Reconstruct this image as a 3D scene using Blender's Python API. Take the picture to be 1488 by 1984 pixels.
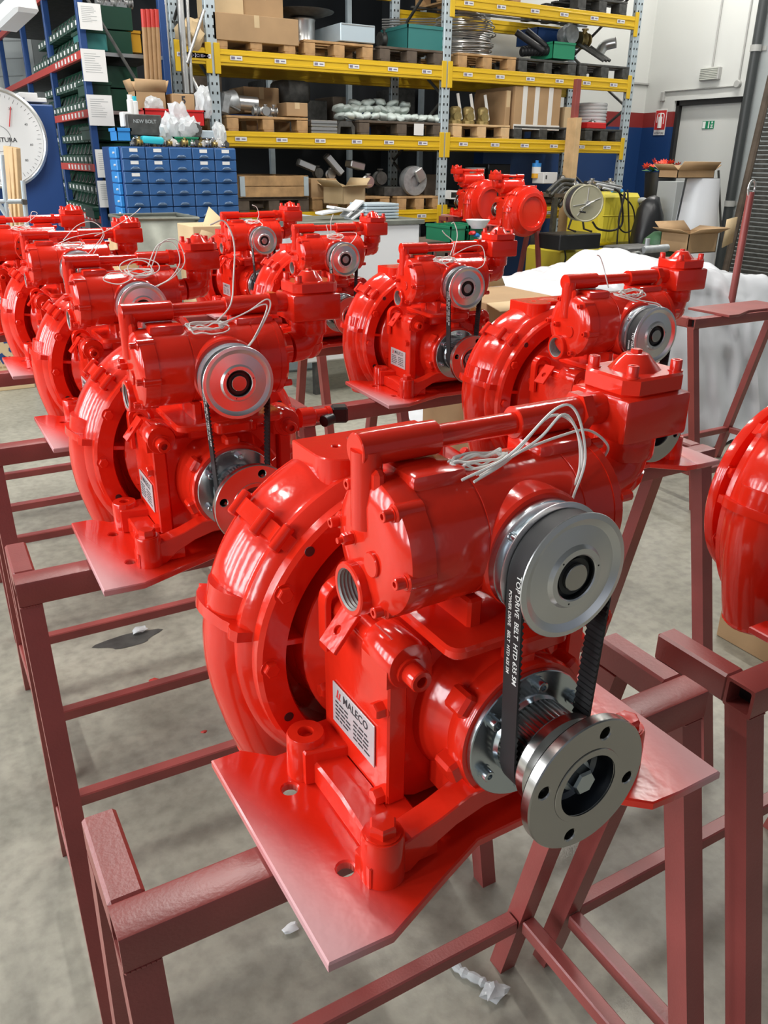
import bpy, bmesh, math, random
from mathutils import Vector, Matrix
from mathutils import noise as mnoise
PI = math.pi
R = math.radians
col = bpy.context.scene.collection
for o in list(bpy.data.objects): bpy.data.objects.remove(o)

# ------------------------------------------------------------- camera, world, lights, exposure
FPX, PITCH, ROLL, HEAD, CAMZ = 1573.0, 23.42, 0.655, 60.0, 1.6
_p, _r, _h = R(PITCH), R(ROLL), R(HEAD)
FW = Vector((math.cos(_h) * math.cos(_p), math.sin(_h) * math.cos(_p), -math.sin(_p)))
RT0 = Vector((math.sin(_h), -math.cos(_h), 0)); UP0 = RT0.cross(FW)
RT = RT0 * math.cos(_r) + UP0 * math.sin(_r); UPV = UP0 * math.cos(_r) - RT0 * math.sin(_r)
CAM = Vector((0, 0, CAMZ))
cam = bpy.data.cameras.new('camera'); camo = bpy.data.objects.new('camera', cam); col.objects.link(camo)
cam.sensor_fit = 'HORIZONTAL'; cam.sensor_width = 36.0; cam.lens = 36.0 * FPX / 1488.0
cam.clip_start = 0.02; cam.clip_end = 100
camo.matrix_world = Matrix(((RT.x, UPV.x, -FW.x, 0), (RT.y, UPV.y, -FW.y, 0), (RT.z, UPV.z, -FW.z, CAMZ), (0, 0, 0, 1)))
bpy.context.scene.camera = camo

def ray(px, py): return FW + RT * ((px - 744) / FPX) - UPV * ((py - 992) / FPX)
def aty(px, py, Y):
    r = ray(px, py); return CAM + r * ((Y - CAM.y) / r.y)
def atx(px, py, X):
    r = ray(px, py); return CAM + r * ((X - CAM.x) / r.x)
def atz(px, py, Z):
    r = ray(px, py); return CAM + r * ((Z - CAM.z) / r.z)

w = bpy.data.worlds.new('world'); bpy.context.scene.world = w; w.use_nodes = True
w.node_tree.nodes['Background'].inputs[0].default_value = (0.80, 0.88, 1.0, 1)
w.node_tree.nodes['Background'].inputs[1].default_value = 0.18
vs = bpy.context.scene.view_settings
vs.view_transform = 'Standard'; vs.look = 'None'; vs.gamma = 1; vs.use_curve_mapping = False
vs.exposure = 0.32

def area(name, loc, target, sx, sy, power, color=(1, .97, .93)):
    l = bpy.data.lights.new(name, 'AREA'); l.shape = 'RECTANGLE'; l.size = sx; l.size_y = sy; l.energy = power; l.color = color
    o = bpy.data.objects.new(name, l); col.objects.link(o); o.location = loc
    d = Vector(target) - Vector(loc); o.rotation_euler = d.to_track_quat('-Z', 'Y').to_euler()
    return o
# the long fluorescent fittings under the ceiling (their housings are built with the ceiling below)
LAMPS = [(-2.0, 3.4), (-2.0, 6.6), (1.25, 3.7), (1.25, 6.4), (4.2, 3.6), (4.2, 6.2), (7.2, 3.6), (8.4, 7.4)]
for i, (x, y) in enumerate(LAMPS):
    area('lamp_light', (x, y, 5.05), (x, y, 0), 0.16, 1.9, 80 if y < 6 or x > 8 else 52, (1, .97, .92))
# added window strips for streaked highlights, plus an unseen weak fill behind the camera
WINY = [-.8, .7, 2.2, 3.7, 5.2, 6.7, 8.2]
for y in WINY: area('window_daylight', (-5.95, y, 2.75), (2, y + .6, .9), .55, 2.9, 84, (.93, .97, 1))
area('gate_daylight', (1.0, -5.6, 2.8), (2.5, 3, 0.8), 3.6, 3.0, 9, (.95, .98, 1))

# ------------------------------------------------------------- materials
def mat(name, base, rough=.5, metal=0., bump=0., bscale=40., coat=0., var=0., vscale=6., spec=.5, alpha=1., trans=0., emit=None, estr=1., aniso=0.):
    m = bpy.data.materials.new(name); m.use_nodes = True
    nt = m.node_tree; b = nt.nodes['Principled BSDF']
    b.inputs['Base Color'].default_value = (*base, 1); b.inputs['Roughness'].default_value = rough
    b.inputs['Metallic'].default_value = metal; b.inputs['Coat Weight'].default_value = coat; b.inputs['Coat Roughness'].default_value = .06
    b.inputs['Specular IOR Level'].default_value = spec; b.inputs['Alpha'].default_value = alpha; b.inputs['Transmission Weight'].default_value = trans
    b.inputs['Anisotropic'].default_value = aniso
    if emit: b.inputs['Emission Color'].default_value = (*emit, 1); b.inputs['Emission Strength'].default_value = estr
    tc = nt.nodes.new('ShaderNodeTexCoord')
    if bump:
        n = nt.nodes.new('ShaderNodeTexNoise'); n.inputs['Scale'].default_value = bscale; n.inputs['Detail'].default_value = 2
        bp = nt.nodes.new('ShaderNodeBump'); bp.inputs['Strength'].default_value = bump; bp.inputs['Distance'].default_value = .01
        nt.links.new(tc.outputs['Object'], n.inputs['Vector']); nt.links.new(n.outputs['Fac'], bp.inputs['Height']); nt.links.new(bp.outputs[0], b.inputs['Normal'])
    if var:
        n = nt.nodes.new('ShaderNodeTexNoise'); n.inputs['Scale'].default_value = vscale; n.inputs['Detail'].default_value = 5
        cr = nt.nodes.new('ShaderNodeValToRGB'); cr.color_ramp.elements[0].position = .3; cr.color_ramp.elements[1].position = .7
        cr.color_ramp.elements[0].color = (*[c * (1 - var) for c in base], 1); cr.color_ramp.elements[1].color = (*[min(1, c * (1 + var)) for c in base], 1)
        nt.links.new(tc.outputs['Object'], n.inputs['Vector']); nt.links.new(n.outputs['Fac'], cr.inputs[0]); nt.links.new(cr.outputs[0], b.inputs['Base Color'])
    return m
M = {}
M['red'] = mat('glossy red enamel', (.74, .024, .009), .16, bump=.055, bscale=62, coat=.25, spec=.45)
M['recess'] = mat('dark turned recess', (.16, .17, .19), .3, 1.)
M['maroon'] = mat('maroon primer paint', (.29, .062, .055), .36, bump=.05, bscale=220, var=.16, spec=.65, vscale=7)
M['steel'] = mat('turned steel', (.52, .50, .48), .22, 1., bump=.01, bscale=20)
M['alu'] = mat('turned aluminium', (.76, .76, .77), .30, 1.)
M['zinc'] = mat('zinc plated steel', (.60, .66, .70), .22, 1.)
M['darksteel'] = mat('dark steel', (.10, .10, .11), .4, .9)
M['rubber'] = mat('black rubber', (.013, .013, .014), .55)
M['belttext'] = mat('white belt print', (.75, .75, .72), .6)
M['black'] = mat('black plastic', (.012, .013, .015), .35)
M['bore'] = mat('bare cast iron bore', (.33, .34, .33), .5, .6)
M['white'] = mat('white cable sheath', (.82, .81, .77), .45)
M['label'] = mat('silver foil nameplate', (.62, .63, .64), .35, .35)
M['ink'] = mat('dark print', (.03, .03, .035), .6)
M['redink'] = mat('red print', (.6, .03, .03), .6)

def plate_mat():          # rough dry overspray towards the plate rim, lamp glare painted in as pink
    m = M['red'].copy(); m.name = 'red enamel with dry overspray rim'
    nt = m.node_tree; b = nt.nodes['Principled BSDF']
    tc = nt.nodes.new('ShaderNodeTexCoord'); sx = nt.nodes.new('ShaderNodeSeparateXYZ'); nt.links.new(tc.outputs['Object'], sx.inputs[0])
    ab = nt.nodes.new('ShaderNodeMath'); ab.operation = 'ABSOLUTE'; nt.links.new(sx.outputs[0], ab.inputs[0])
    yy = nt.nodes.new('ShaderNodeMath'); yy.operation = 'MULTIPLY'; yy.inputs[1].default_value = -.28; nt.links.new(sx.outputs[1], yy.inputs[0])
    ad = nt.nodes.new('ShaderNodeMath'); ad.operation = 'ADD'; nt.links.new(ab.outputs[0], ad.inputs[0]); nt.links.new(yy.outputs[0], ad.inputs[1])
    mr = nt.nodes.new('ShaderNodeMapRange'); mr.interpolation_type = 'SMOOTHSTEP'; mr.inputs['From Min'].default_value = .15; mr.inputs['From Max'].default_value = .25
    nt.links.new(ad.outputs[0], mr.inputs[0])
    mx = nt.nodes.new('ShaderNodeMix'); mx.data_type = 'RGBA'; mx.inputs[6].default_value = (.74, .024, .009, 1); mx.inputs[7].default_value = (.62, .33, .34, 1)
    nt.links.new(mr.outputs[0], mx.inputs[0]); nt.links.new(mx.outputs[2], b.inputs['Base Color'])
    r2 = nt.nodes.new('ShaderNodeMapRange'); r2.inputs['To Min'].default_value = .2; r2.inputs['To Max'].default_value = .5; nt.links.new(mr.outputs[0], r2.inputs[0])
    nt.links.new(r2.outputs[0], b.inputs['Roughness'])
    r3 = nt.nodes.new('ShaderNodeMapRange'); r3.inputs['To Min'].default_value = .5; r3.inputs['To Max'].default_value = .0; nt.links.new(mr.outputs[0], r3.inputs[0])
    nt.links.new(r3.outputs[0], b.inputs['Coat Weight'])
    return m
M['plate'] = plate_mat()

# ------------------------------------------------------------- mesh helpers
AX = {'z': Matrix.Identity(4),
      'y': Matrix(((1, 0, 0, 0), (0, 0, 1, 0), (0, -1, 0, 0), (0, 0, 0, 1))),    # local z -> +y
      'x': Matrix(((0, 0, 1, 0), (0, 1, 0, 0), (-1, 0, 0, 0), (0, 0, 0, 1))),    # local z -> +x
      '-y': Matrix(((1, 0, 0, 0), (0, 0, -1, 0), (0, 1, 0, 0), (0, 0, 0, 1)))}
class MB:
    def __init__(s): s.v = []; s.f = []
    def add(s, vs, fs, Mx=None):
        k = len(s.v)
        for p in vs:
            p = Vector(p); s.v.append(tuple(Mx @ p) if Mx is not None else tuple(p))
        for f in fs: s.f.append(tuple(i + k for i in f))
        return s
    def bm(s, b, Mx=None):
        b.verts.index_update(); vs = [v.co.copy() for v in b.verts]; fs = [[v.index for v in f.verts] for f in b.faces]
        b.free(); return s.add(vs, fs, Mx)
    def box(s, c, d, bev=0., rot=None, seg=1):
        b = bmesh.new(); bmesh.ops.create_cube(b, size=1)
        bmesh.ops.scale(b, vec=Vector(d), verts=b.verts)
        if bev > 0: bmesh.ops.bevel(b, geom=list(b.edges), offset=min(bev, min(d) * .45), segments=seg, affect='EDGES', profile=.5)
        Mx = Matrix.Translation(c)
        if rot is not None: Mx = Mx @ rot.to_4x4()
        return s.bm(b, Mx)
    def b2(s, lo, hi, bev=0.):
        return s.box([(a + b) / 2 for a, b in zip(lo, hi)], [abs(b - a) for a, b in zip(lo, hi)], bev)
    def lathe(s, prof, o=(0, 0, 0), ax='z', n=32, a0=0., a1=2 * PI, Mx=None):
        full = abs(a1 - a0 - 2 * PI) < 1e-6; m = n if full else n + 1
        vs = []; fs = []; idx = []
        for r, z in prof:
            if r < 1e-6: idx.append([len(vs)] * m); vs.append((0, 0, z))
            else:
                idx.append(list(range(len(vs), len(vs) + m)))
                for i in range(m):
                    a = a0 + (a1 - a0) * i / n; vs.append((r * math.cos(a), r * math.sin(a), z))
        for j in range(len(prof) - 1):
            A, B = idx[j], idx[j + 1]
            for i in range(n):
                k = (i + 1) % m; q = []
                for t in (A[i], A[k], B[k], B[i]):
                    if t not in q: q.append(t)
                if len(q) > 2: fs.append(q)
        if not full:
            fs.append([idx[j][0] for j in range(len(prof))]); fs.append([idx[j][-1] for j in range(len(prof))][::-1])
        T = Matrix.Translation(o) @ (Mx.to_4x4() if Mx is not None else AX[ax])
        return s.add(vs, fs, T)
    def cyl(s, p0, p1, r, n=16, r2=None, bev=0.):
        p0 = Vector(p0); p1 = Vector(p1); d = p1 - p0; L = d.length; r2 = r if r2 is None else r2
        q = d.to_track_quat('Z', 'Y').to_matrix()
        pr = [(0, 0), (r - bev, 0), (r, bev), (r2, L - bev), (r2 - bev, L), (0, L)] if bev else [(0, 0), (r, 0), (r2, L), (0, L)]
        return s.lathe(pr, p0, n=n, Mx=q)
    def hexa(s, p0, p1, r, wash=0.):
        p0 = Vector(p0); p1 = Vector(p1); d = (p1 - p0)
        if wash: s.cyl(p0, p0 + d.normalized() * wash, r * 1.25, 18); p0 = p0 + d.normalized() * wash
        L = (p1 - p0).length; q = d.to_track_quat('Z', 'Y').to_matrix()
        return s.lathe([(0, 0), (r, 0), (r, L * .82), (r * .85, L), (0, L)], p0, n=6, Mx=q)
    def socket(s, p0, p1, r):
        p0 = Vector(p0); p1 = Vector(p1); d = p1 - p0; L = d.length; q = d.to_track_quat('Z', 'Y').to_matrix()
        s.lathe([(r * 1.3, 0), (r * 1.3, L * .15), (r, L * .15), (r, L * .93), (r * .9, L), (r * .5, L), (r * .5, L * .55), (0, L * .55)], p0, n=16, Mx=q)
        return s
    def tube(s, pts, r, n=8, caps=True, closed=False, rs=None):
        pts = [Vector(p) for p in pts]; m = len(pts); k0 = len(s.v); prev = None
        for i, p in enumerate(pts):
            if closed: t = (pts[(i + 1) % m] - pts[i - 1])
            else: t = (pts[min(i + 1, m - 1)] - pts[max(i - 1, 0)])
            t.normalize()
            if prev is None:
                nrm = t.orthogonal().normalized()
            else:
                nrm = prev - t * prev.dot(t)
                nrm = nrm.normalized() if nrm.length > 1e-6 else t.orthogonal().normalized()
            prev = nrm; bn = t.cross(nrm); rr = rs[i] if rs else r
            for j in range(n):
                a = 2 * PI * j / n; s.v.append(tuple(p + (nrm * math.cos(a) + bn * math.sin(a)) * rr))
        for i in range(m if closed else m - 1):
            a = k0 + i * n; b = k0 + ((i + 1) % m) * n
            for j in range(n): s.f.append((a + j, a + (j + 1) % n, b + (j + 1) % n, b + j))
        if caps and not closed:
            s.f.append(tuple(range(k0, k0 + n))[::-1]); s.f.append(tuple(range(k0 + (m - 1) * n, k0 + m * n)))
        return s
    def prism(s, outer, t0, t1, ax='z', holes=(), bev=0., Mx=None, o=(0, 0, 0)):
        b = bmesh.new(); es = []
        for lp in [outer] + list(holes):
            vs = [b.verts.new((x, y, t0)) for x, y in lp]
            for i in range(len(vs)): es.append(b.edges.new((vs[i], vs[(i + 1) % len(vs)])))
        bmesh.ops.triangle_fill(b, use_beauty=True, use_dissolve=False, edges=es)
        fs = list(b.faces)
        g = bmesh.ops.extrude_face_region(b, geom=fs)
        bmesh.ops.translate(b, vec=(0, 0, t1 - t0), verts=[e for e in g['geom'] if isinstance(e, bmesh.types.BMVert)])
        bmesh.ops.recalc_face_normals(b, faces=b.faces)
        if bev:
            ed = [e for e in b.edges if len(e.link_faces) == 2 and e.calc_face_angle(0) > .6 and abs(e.verts[0].co.z - e.verts[1].co.z) < 1e-6]
            bmesh.ops.bevel(b, geom=ed, offset=bev, segments=1, affect='EDGES')
        P = {'z': Matrix.Identity(4), 'y': Matrix(((1, 0, 0, 0), (0, 0, 1, 0), (0, 1, 0, 0), (0, 0, 0, 1))), 'x': Matrix(((0, 0, 1, 0), (1, 0, 0, 0), (0, 1, 0, 0), (0, 0, 0, 1)))}[ax]
        T = Matrix.Translation(o) @ (Mx.to_4x4() if Mx is not None else P)
        return s.bm(b, T)
    def mesh(s, name, m, ang=35):
        me = bpy.data.meshes.new(name); me.from_pydata(s.v, [], s.f)
        b = bmesh.new(); b.from_mesh(me); bmesh.ops.recalc_face_normals(b, faces=b.faces); b.to_mesh(me); b.free()
        for mm in (m if isinstance(m, (list, tuple)) else [m]): me.materials.append(mm)
        me.polygons.foreach_set('use_smooth', [True] * len(me.polygons)); me.set_sharp_from_angle(angle=R(ang)); me.update()
        return me
    def build(s, name, m, parent=None, ang=35, label=None):
        o = bpy.data.objects.new(name, s.mesh(name, m, ang)); col.objects.link(o)
        if parent: o.parent = parent
        if label: o['label'] = label
        return o
def inst(name, me, parent=None, loc=(0, 0, 0), rot=(0, 0, 0)):
    o = bpy.data.objects.new(name, me); col.objects.link(o); o.location = loc; o.rotation_euler = rot
    if parent: o.parent = parent
    return o
def tag(o, label, cat, group=None, kind=None):
    if label: o['label'] = label
    if cat: o['category'] = cat
    if group: o['group'] = group
    if kind: o['kind'] = kind
    return o
def thing(name, label, cat, loc=(0, 0, 0), rz=0., group=None):
    o = bpy.data.objects.new(name, None); o.empty_display_size = .05; col.objects.link(o); o.location = loc; o.rotation_euler = (0, 0, rz)
    return tag(o, label, cat, group)
def copy_tree(o, parent=None):
    c = o.copy(); col.objects.link(c)
    if parent: c.parent = parent
    for ch in [x for x in bpy.data.objects if x.parent == o and x.name in KIDS.get(o.name, ())]: copy_tree(ch, c)
    return c
KIDS = {}
def dup(root, kids=None):
    """copy a thing, its parts and their sub-parts"""
    c = root.copy(); col.objects.link(c)
    for k in [q for q in col.objects if q.parent == root]:
        d = k.copy(); col.objects.link(d); d.parent = c
        for g in [q for q in col.objects if q.parent == k]:
            e = g.copy(); col.objects.link(e); e.parent = d
    return c
def circ(cx, cy, r, n=20, a0=0.): return [(cx + r * math.cos(a0 + 2 * PI * i / n), cy + r * math.sin(a0 + 2 * PI * i / n)) for i in range(n)]
def rrect(x0, y0, x1, y1, r, n=4):
    o = []
    for cx, cy, a in ((x1 - r, y1 - r, 0), (x0 + r, y1 - r, PI / 2), (x0 + r, y0 + r, PI), (x1 - r, y0 + r, 1.5 * PI)):
        for i in range(n + 1): o.append((cx + r * math.cos(a + PI / 2 * i / n), cy + r * math.sin(a + PI / 2 * i / n)))
    return o
def spline(P, n=8):
    P = [Vector(p) for p in P]; Q = [P[0] * 2 - P[1]] + P + [P[-1] * 2 - P[-2]]; out = []
    for i in range(1, len(Q) - 2):
        a, b, c, d = Q[i - 1:i + 3]
        for k in range(n):
            t = k / n; out.append(.5 * ((2 * b) + (c - a) * t + (2 * a - 5 * b + 4 * c - d) * t * t + (3 * b - a - 3 * c + d) * t ** 3))
    out.append(P[-1]); return out
_tc = {}
def text_geo(txt, size=1., bold=0.):
    k = (txt, size, bold)
    if k not in _tc:
        cu = bpy.data.curves.new('t', 'FONT'); cu.body = txt; cu.size = size; cu.align_x = 'CENTER'; cu.align_y = 'CENTER'; cu.offset = bold; cu.resolution_u = 2
        to = bpy.data.objects.new('t', cu); col.objects.link(to)
        dg = bpy.context.evaluated_depsgraph_get(); me = bpy.data.meshes.new_from_object(to.evaluated_get(dg))
        _tc[k] = ([v.co.copy() for v in me.vertices], [tuple(p.vertices) for p in me.polygons])
        bpy.data.objects.remove(to); bpy.data.curves.remove(cu); bpy.data.meshes.remove(me)
    return _tc[k]
def add_text(mb, txt, size, Mx, bold=0., fn=None):
    v, f = text_geo(txt, size, bold)
    if fn: v = [fn(p) for p in v]
    return mb.add(v, f, Mx)
def frame(o, xd, yd):
    xd = Vector(xd).normalized(); yd = Vector(yd).normalized(); zd = xd.cross(yd)
    return Matrix(((xd.x, yd.x, zd.x, o[0]), (xd.y, yd.y, zd.y, o[1]), (xd.z, yd.z, zd.z, o[2]), (0, 0, 0, 1)))

# ============================================================= the fire pump (local frame: u = along the primer, v = back along the shaft, w = up from the plate top)
WS, WP = .118, .320          # heights of the pump shaft and of the primer shaft
def build_pump():
    root = thing('fire_pump', 'glossy red fire pump', 'pump')
    rd = M['red']
    # --- base plate with the shaft notch at the front and the volute notch at the back
    outer = [(-.26, 0), (-.193, -.003), (-.107, .032), (-.055, .052), (.085, .052), (.117, .026), (.149, -.003), (.19, -.006), (.258, -.006), (.258, .312), (.222, .312), (.16, .282), (-.19, .282), (-.222, .312), (-.26, .312)]
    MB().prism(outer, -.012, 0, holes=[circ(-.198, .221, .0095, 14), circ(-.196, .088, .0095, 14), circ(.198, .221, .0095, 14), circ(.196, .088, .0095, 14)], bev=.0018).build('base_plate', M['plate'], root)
    # --- volute casing, a body of revolution about the shaft
    prof = [(.0, .305), (.10, .305), (.144, .318), (.150, .345), (.166, .345), (.168, .288), (.170, .284), (.199, .284), (.204, .289), (.205, .301), (.212, .307), (.2175, .316), (.217, .324), (.213, .330), (.214, .334), (.218, .341), (.223, .353), (.227, .368), (.228, .384), (.227, .400), (.223, .414), (.217, .424), (.212, .427), (.212, .436), (.196, .444), (.170, .452), (.152, .462), (.150, .478), (.168, .480), (.170, .484), (.170, .496), (.167, .499), (.138, .499), (.134, .480), (.128, .474), (0, .474)]
    vol = MB().lathe(prof, (0, 0, WS + .002), 'y', 96).build('volute_casing', rd, root, 30)
    # collars that clamp the casing tube
    for a, off, th in ((170, .011, 1.7), (137, .007, 2.6), (10, .011, 1.7), (43, .007, 2.6)):
        pr = [(.19, .300)] + [(r + off, v - (.003 if v < .35 else -.003)) for r, v in prof[10:24]] + [(.19, .432)]
        cb = MB().lathe(pr, (0, 0, WS + .006), 'y', 4, -R(a + th), -R(a - th))
        if th > 2:
            c, s = math.cos(R(a)), math.sin(R(a)); 
            for vv, rr in ((.31, .216), (.345, .228), (.405, .232)):
                p = Vector((rr * c, vv, WS + .006 + rr * s)); t = Vector((-s, 0, c)); cb.cyl(p - t * .017, p + t * .017, .0075, 12, bev=.002)
        cb.build('casing_collar', rd, root)
    # discharge branch hanging at the far side, and the outlet block on top
    db = MB().tube(spline([(.165, .375, .20), (.19, .375, .15), (.197, .375, .06), (.195, .375, -.03)], 5), .05, 24, rs=None)
    db.lathe([(0, -.047), (.055, -.047), (.060, -.043), (.060, -.031), (.055, -.027), (0, -.027)], (.195, .375, 0), 'z', 28)
    db.lathe([(0, -.006), (.056, -.006), (.058, 0), (.056, .006), (0, .006)], (.195, .375, .122), 'z', 28)
    db.build('discharge_branch', rd, root); db = MB()
    db.tube(spline([(-.175, .375, .19), (-.186, .375, .13), (-.184, .375, .07), (-.168, .375, .0), (-.155, .375, -.04)], 5), .05, 24, rs=None)
    db.lathe([(0, -.056), (.046, -.056), (.050, -.052), (.050, -.042), (.046, -.038), (0, -.038)], (-.155, .375, 0), 'z', 28)
    db.build('discharge_branch', rd, root)
    lug = [(-.094, .415), (-.094, .36)] + [(-.060 + .034 * math.cos(a), .352 + .034 * math.sin(a)) for a in [R(q) for q in range(180, 361, 20)]] + [(-.022, .352), (-.022, .345)] + [(.05 + .034 * math.cos(a), .352 + .034 * math.sin(a)) for a in [R(q) for q in range(200, 361, 20)]] + [(.084, .36), (.084, .415)]
    MB().prism(lug, .27, .347, holes=[circ(-.058, .368, .005, 10), circ(-.024, .385, .008, 12), circ(.05, .368, .006, 10)], bev=.0015).build('outlet_block', rd, root)
    # bell housing between casing and gearbox
    bell = [(.0, .30), (.146, .318), (.147, .285), (.142, .279), (.128, .272), (.120, .262), (.105, .25), (.098, .235), (.0, .235)]
    bh = MB().lathe(bell, (0, 0, WS + .006), 'y', 56)
    for k in range(6):
        a = R(180 + k * 60 - 8); c, s = math.cos(a), math.sin(a)
        bh.box((.158 * c, .306, WS + .006 + .158 * s), (.034, .034, .008), .001, Matrix.Rotation(-a, 3, 'Y'))
    bh.build('bell_housing', rd, root)
    hexm = MB().hexa((0, 0, 0), (0, 0, .0085), .0098, .0012).mesh('hex_bolt', rd)
    for k in range(12):
        a = R(180 - 29 * k + 2)
        if 40 < (math.degrees(a) % 360) < 140: continue
        inst('hex_bolt', hexm, root, (.189 * math.cos(a), .2845, WS + .012 + .189 * math.sin(a)), (R(90), 0, 0))
    for k in range(8):
        a = R(22 + 45 * k); inst('hex_bolt', hexm, root, (.158 * math.cos(a), .4795, WS + .002 + .158 * math.sin(a)), (R(90), 0, 0))
    plugm = MB().cyl((0, 0, 0), (0, 0, .0008), .0062, 14).mesh('tapped_hole', M['darksteel'])
    for k in range(6):
        a = R(136 - 58 * k)
        inst('tapped_hole', plugm, root, (.188 * math.cos(a), .2843, WS + .012 + .188 * math.sin(a)), (R(90), 0, 0))
    # --- gearbox
    g = MB()
    g.prism([(-.108, .02), (-.108, .19), (-.095, .205), (.095, .205), (.108, .19), (.108, .02), (.09, .012), (-.09, .012)], .128, .268, 'y', bev=.004)
    g.lathe([(0, .058), (.079, .058), (.081, .062), (.081, .080), (.078, .086), (.082, .100), (.094, .128), (.102, .15), (.104, .235), (0, .235)], (0, 0, WS), 'y', 48)
    for a in (200, 340, 90, 145, 35):       # cast ribs around the shaft housing
        c, s = math.cos(R(a)), math.sin(R(a)); g.box((.083 * c, .078, WS + .083 * s), (.02, .03, .026), .004, Matrix.Rotation(-R(a), 3, 'Y'))
    g.build('gearbox_body', rd, root)
    sidep = [(.116, .030), (.262, .030), (.262, .196), (.245, .206), (.155, .206), (.150, .236), (.116, .236)]
    side = MB().prism(sidep, -.131, -.108, 'x', bev=.0022).mesh('side_plate', rd)
    sl = inst('side_plate', side, root); 
    side2 = MB().prism(sidep, .108, .131, 'x', bev=.0022).mesh('side_plate', rd); inst('side_plate', side2, root)
    for sx in (-1, 1):
        kb = MB().lathe([(0, .098), (.024, .098), (.026, .101), (.026, .150), (.024, .153), (0, .153)], (sx * .117, 0, .212), 'y', 28)
        kb.prism([(-.026, -.02), (.026, -.02), (.026, .0), (-.026, .0)], .1, .15, 'y', o=(sx * .117, 0, .212))
        kb.build('hinge_lug', rd, root)
        MB().socket((sx * .118, .098, .207), (sx * .118, .076, .207), .0118).build('socket_screw', rd, root)
        MB().cyl((sx * .118, .15, .207), (sx * .118, .262, .207), .0135, 20, bev=.001).build('hinge_pin', rd, root)
        ar = [(-.024, -.05), (-.024, .008)] + [(.024 * math.cos(R(q)), .010 + .024 * math.sin(R(q))) for q in range(180, -1, -20)] + [(.024, .008), (.024, -.05), (.016, -.05), (.016, .006)] + [(.016 * math.cos(R(q)), .008 + .016 * math.sin(R(q))) for q in range(0, 181, 20)] + [(-.016, .006), (-.016, -.05)]
        MB().prism(ar, .234, .252, 'y', o=(sx * .118, 0, .208), bev=.001).build('hinge_yoke', rd, root)
    fl = MB().prism([(-.017, -.028), (.017, -.028), (.017, .020), (-.017, .020)], -.0025, .0025, 'z', holes=[circ(0, -.006, .0055, 14)], bev=.0006,
                    Mx=frame((0, 0, 0), (.0, -1, .05), (.62, 0, .78)), o=(-.141, .196, .213))
    fl.build('latch_flap', rd, root)
    hx = MB().hexa((0, 0, 0), (0, 0, .013), .0095, .0015).mesh('hex_bolt', rd)
    for sx in (-1, 1):
        for v, w_ in ((.128, .148), (.128, .036), (.272, .080), (.262, .178)):
            inst('hex_bolt', hx, root, (sx * (.129 if v < .2 else .120), v, w_), (0, R(90) * sx, 0))
    # feet: arch at the front, side flanges, four bosses
    arch = [(-.188, 0), (-.188, .026), (-.150, .040), (-.105, .052), (-.07, .066), (.07, .066), (.105, .052), (.150, .040), (.188, .026), (.188, 0), (.140, 0), (.118, .018), (.085, .034), (.05, .043), (-.05, .043), (-.085, .034), (-.118, .018), (-.140, 0)]
    ft = MB().prism(arch, .052, .084, 'y', bev=.0015)
    ft.prism([(-.07, .03), (.07, .03), (.07, .07), (-.07, .07)], .08, .14, 'y')
    for sx in (-1, 1):
        ft.prism([(.082, 0), (.258, 0), (.258, .030), (.15, .034), (.082, .024)], -.020, .020, 'x', bev=.003, o=(sx * .150, 0, 0))
        ft.prism([(sx * .18, .215), (sx * .11, .20), (sx * .11, .262), (sx * .18, .262)], .0, .046, bev=.002)
        ft.prism([(sx * .176, .057), (sx * .176, .085), (sx * .105, .17), (sx * .105, .057)], .0, .0285, bev=.003)
    ft.build('foot_casting', rd, root)
    for sx in (-1, 1):
        MB().lathe([(0, 0), (.0232, 0), (.0222, .050), (.0205, .054), (0, .054)], (sx * .166, .065, 0), 'z', 28).build('foot_boss', rd, root)
        MB().hexa((sx * .166, .065, .053), (sx * .166, .065, .067), .0148, .0025).build('foot_bolt', rd, root)
        MB().lathe([(0, 0), (.0235, 0), (.0225, .052), (.021, .055), (.0095, .055), (.009, .053), (.009, .02), (0, .02)], (sx * .167, .241, 0), 'z', 28).build('foot_boss', rd, root)
    # nameplate with its print
    np_ = MB().box((-.1325, .1885, .0895), (.0016, .096, .054), .0004).build('nameplate', M['label'], root, label='silver nameplate with dark print')
    F0 = frame((-.1336, .1885, .0895), (0, -1, 0), (0, 0, 1))
    t = MB(); add_text(t, 'MALECO', .0145, F0 @ Matrix.Translation((.006, .0165, 0)), .0002)
    rnd = random.Random(3)
    for j in range(5):
        for x0, n in ((-.041, 3), (.002, 3)):
            x = x0
            for _ in range(n):
                L = rnd.uniform(.006, .013); t.add([(x, .003 - j * .0055, 0), (x + L, .003 - j * .0055, 0), (x + L, .0052 - j * .0055, 0), (x, .0052 - j * .0055, 0)], [(0, 1, 2, 3)], F0); x += L + .002
                if x > x0 + .036: break
    t.build('print', M['ink'], np_)
    t = MB(); t.add([(-.038, .012, 0), (-.035, .012, 0), (-.033, .022, 0), (-.036, .022, 0)], [(0, 1, 2, 3)], F0); t.add([(-.033, .012, 0), (-.030, .012, 0), (-.028, .020, 0), (-.031, .020, 0)], [(0, 1, 2, 3)], F0)
    t.add([(-.0395, .010, 0), (-.0285, .010, 0), (-.0285, .0115, 0), (-.0395, .0115, 0)], [(0, 1, 2, 3)], F0); t.build('logo', M['redink'], np_)
    # --- drive end
    rf = MB().lathe([(0, .058), (.073, .058), (.074, .057), (.074, .052), (.073, .051), (.046, .051), (.044, .046), (0, .046)], (0, 0, WS), 'y', 56).build('bearing_cover', M['zinc'], root)
    sm = MB().socket((0, 0, 0), (0, 0, .010), .0062).mesh('socket_screw', M['zinc'])
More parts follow.
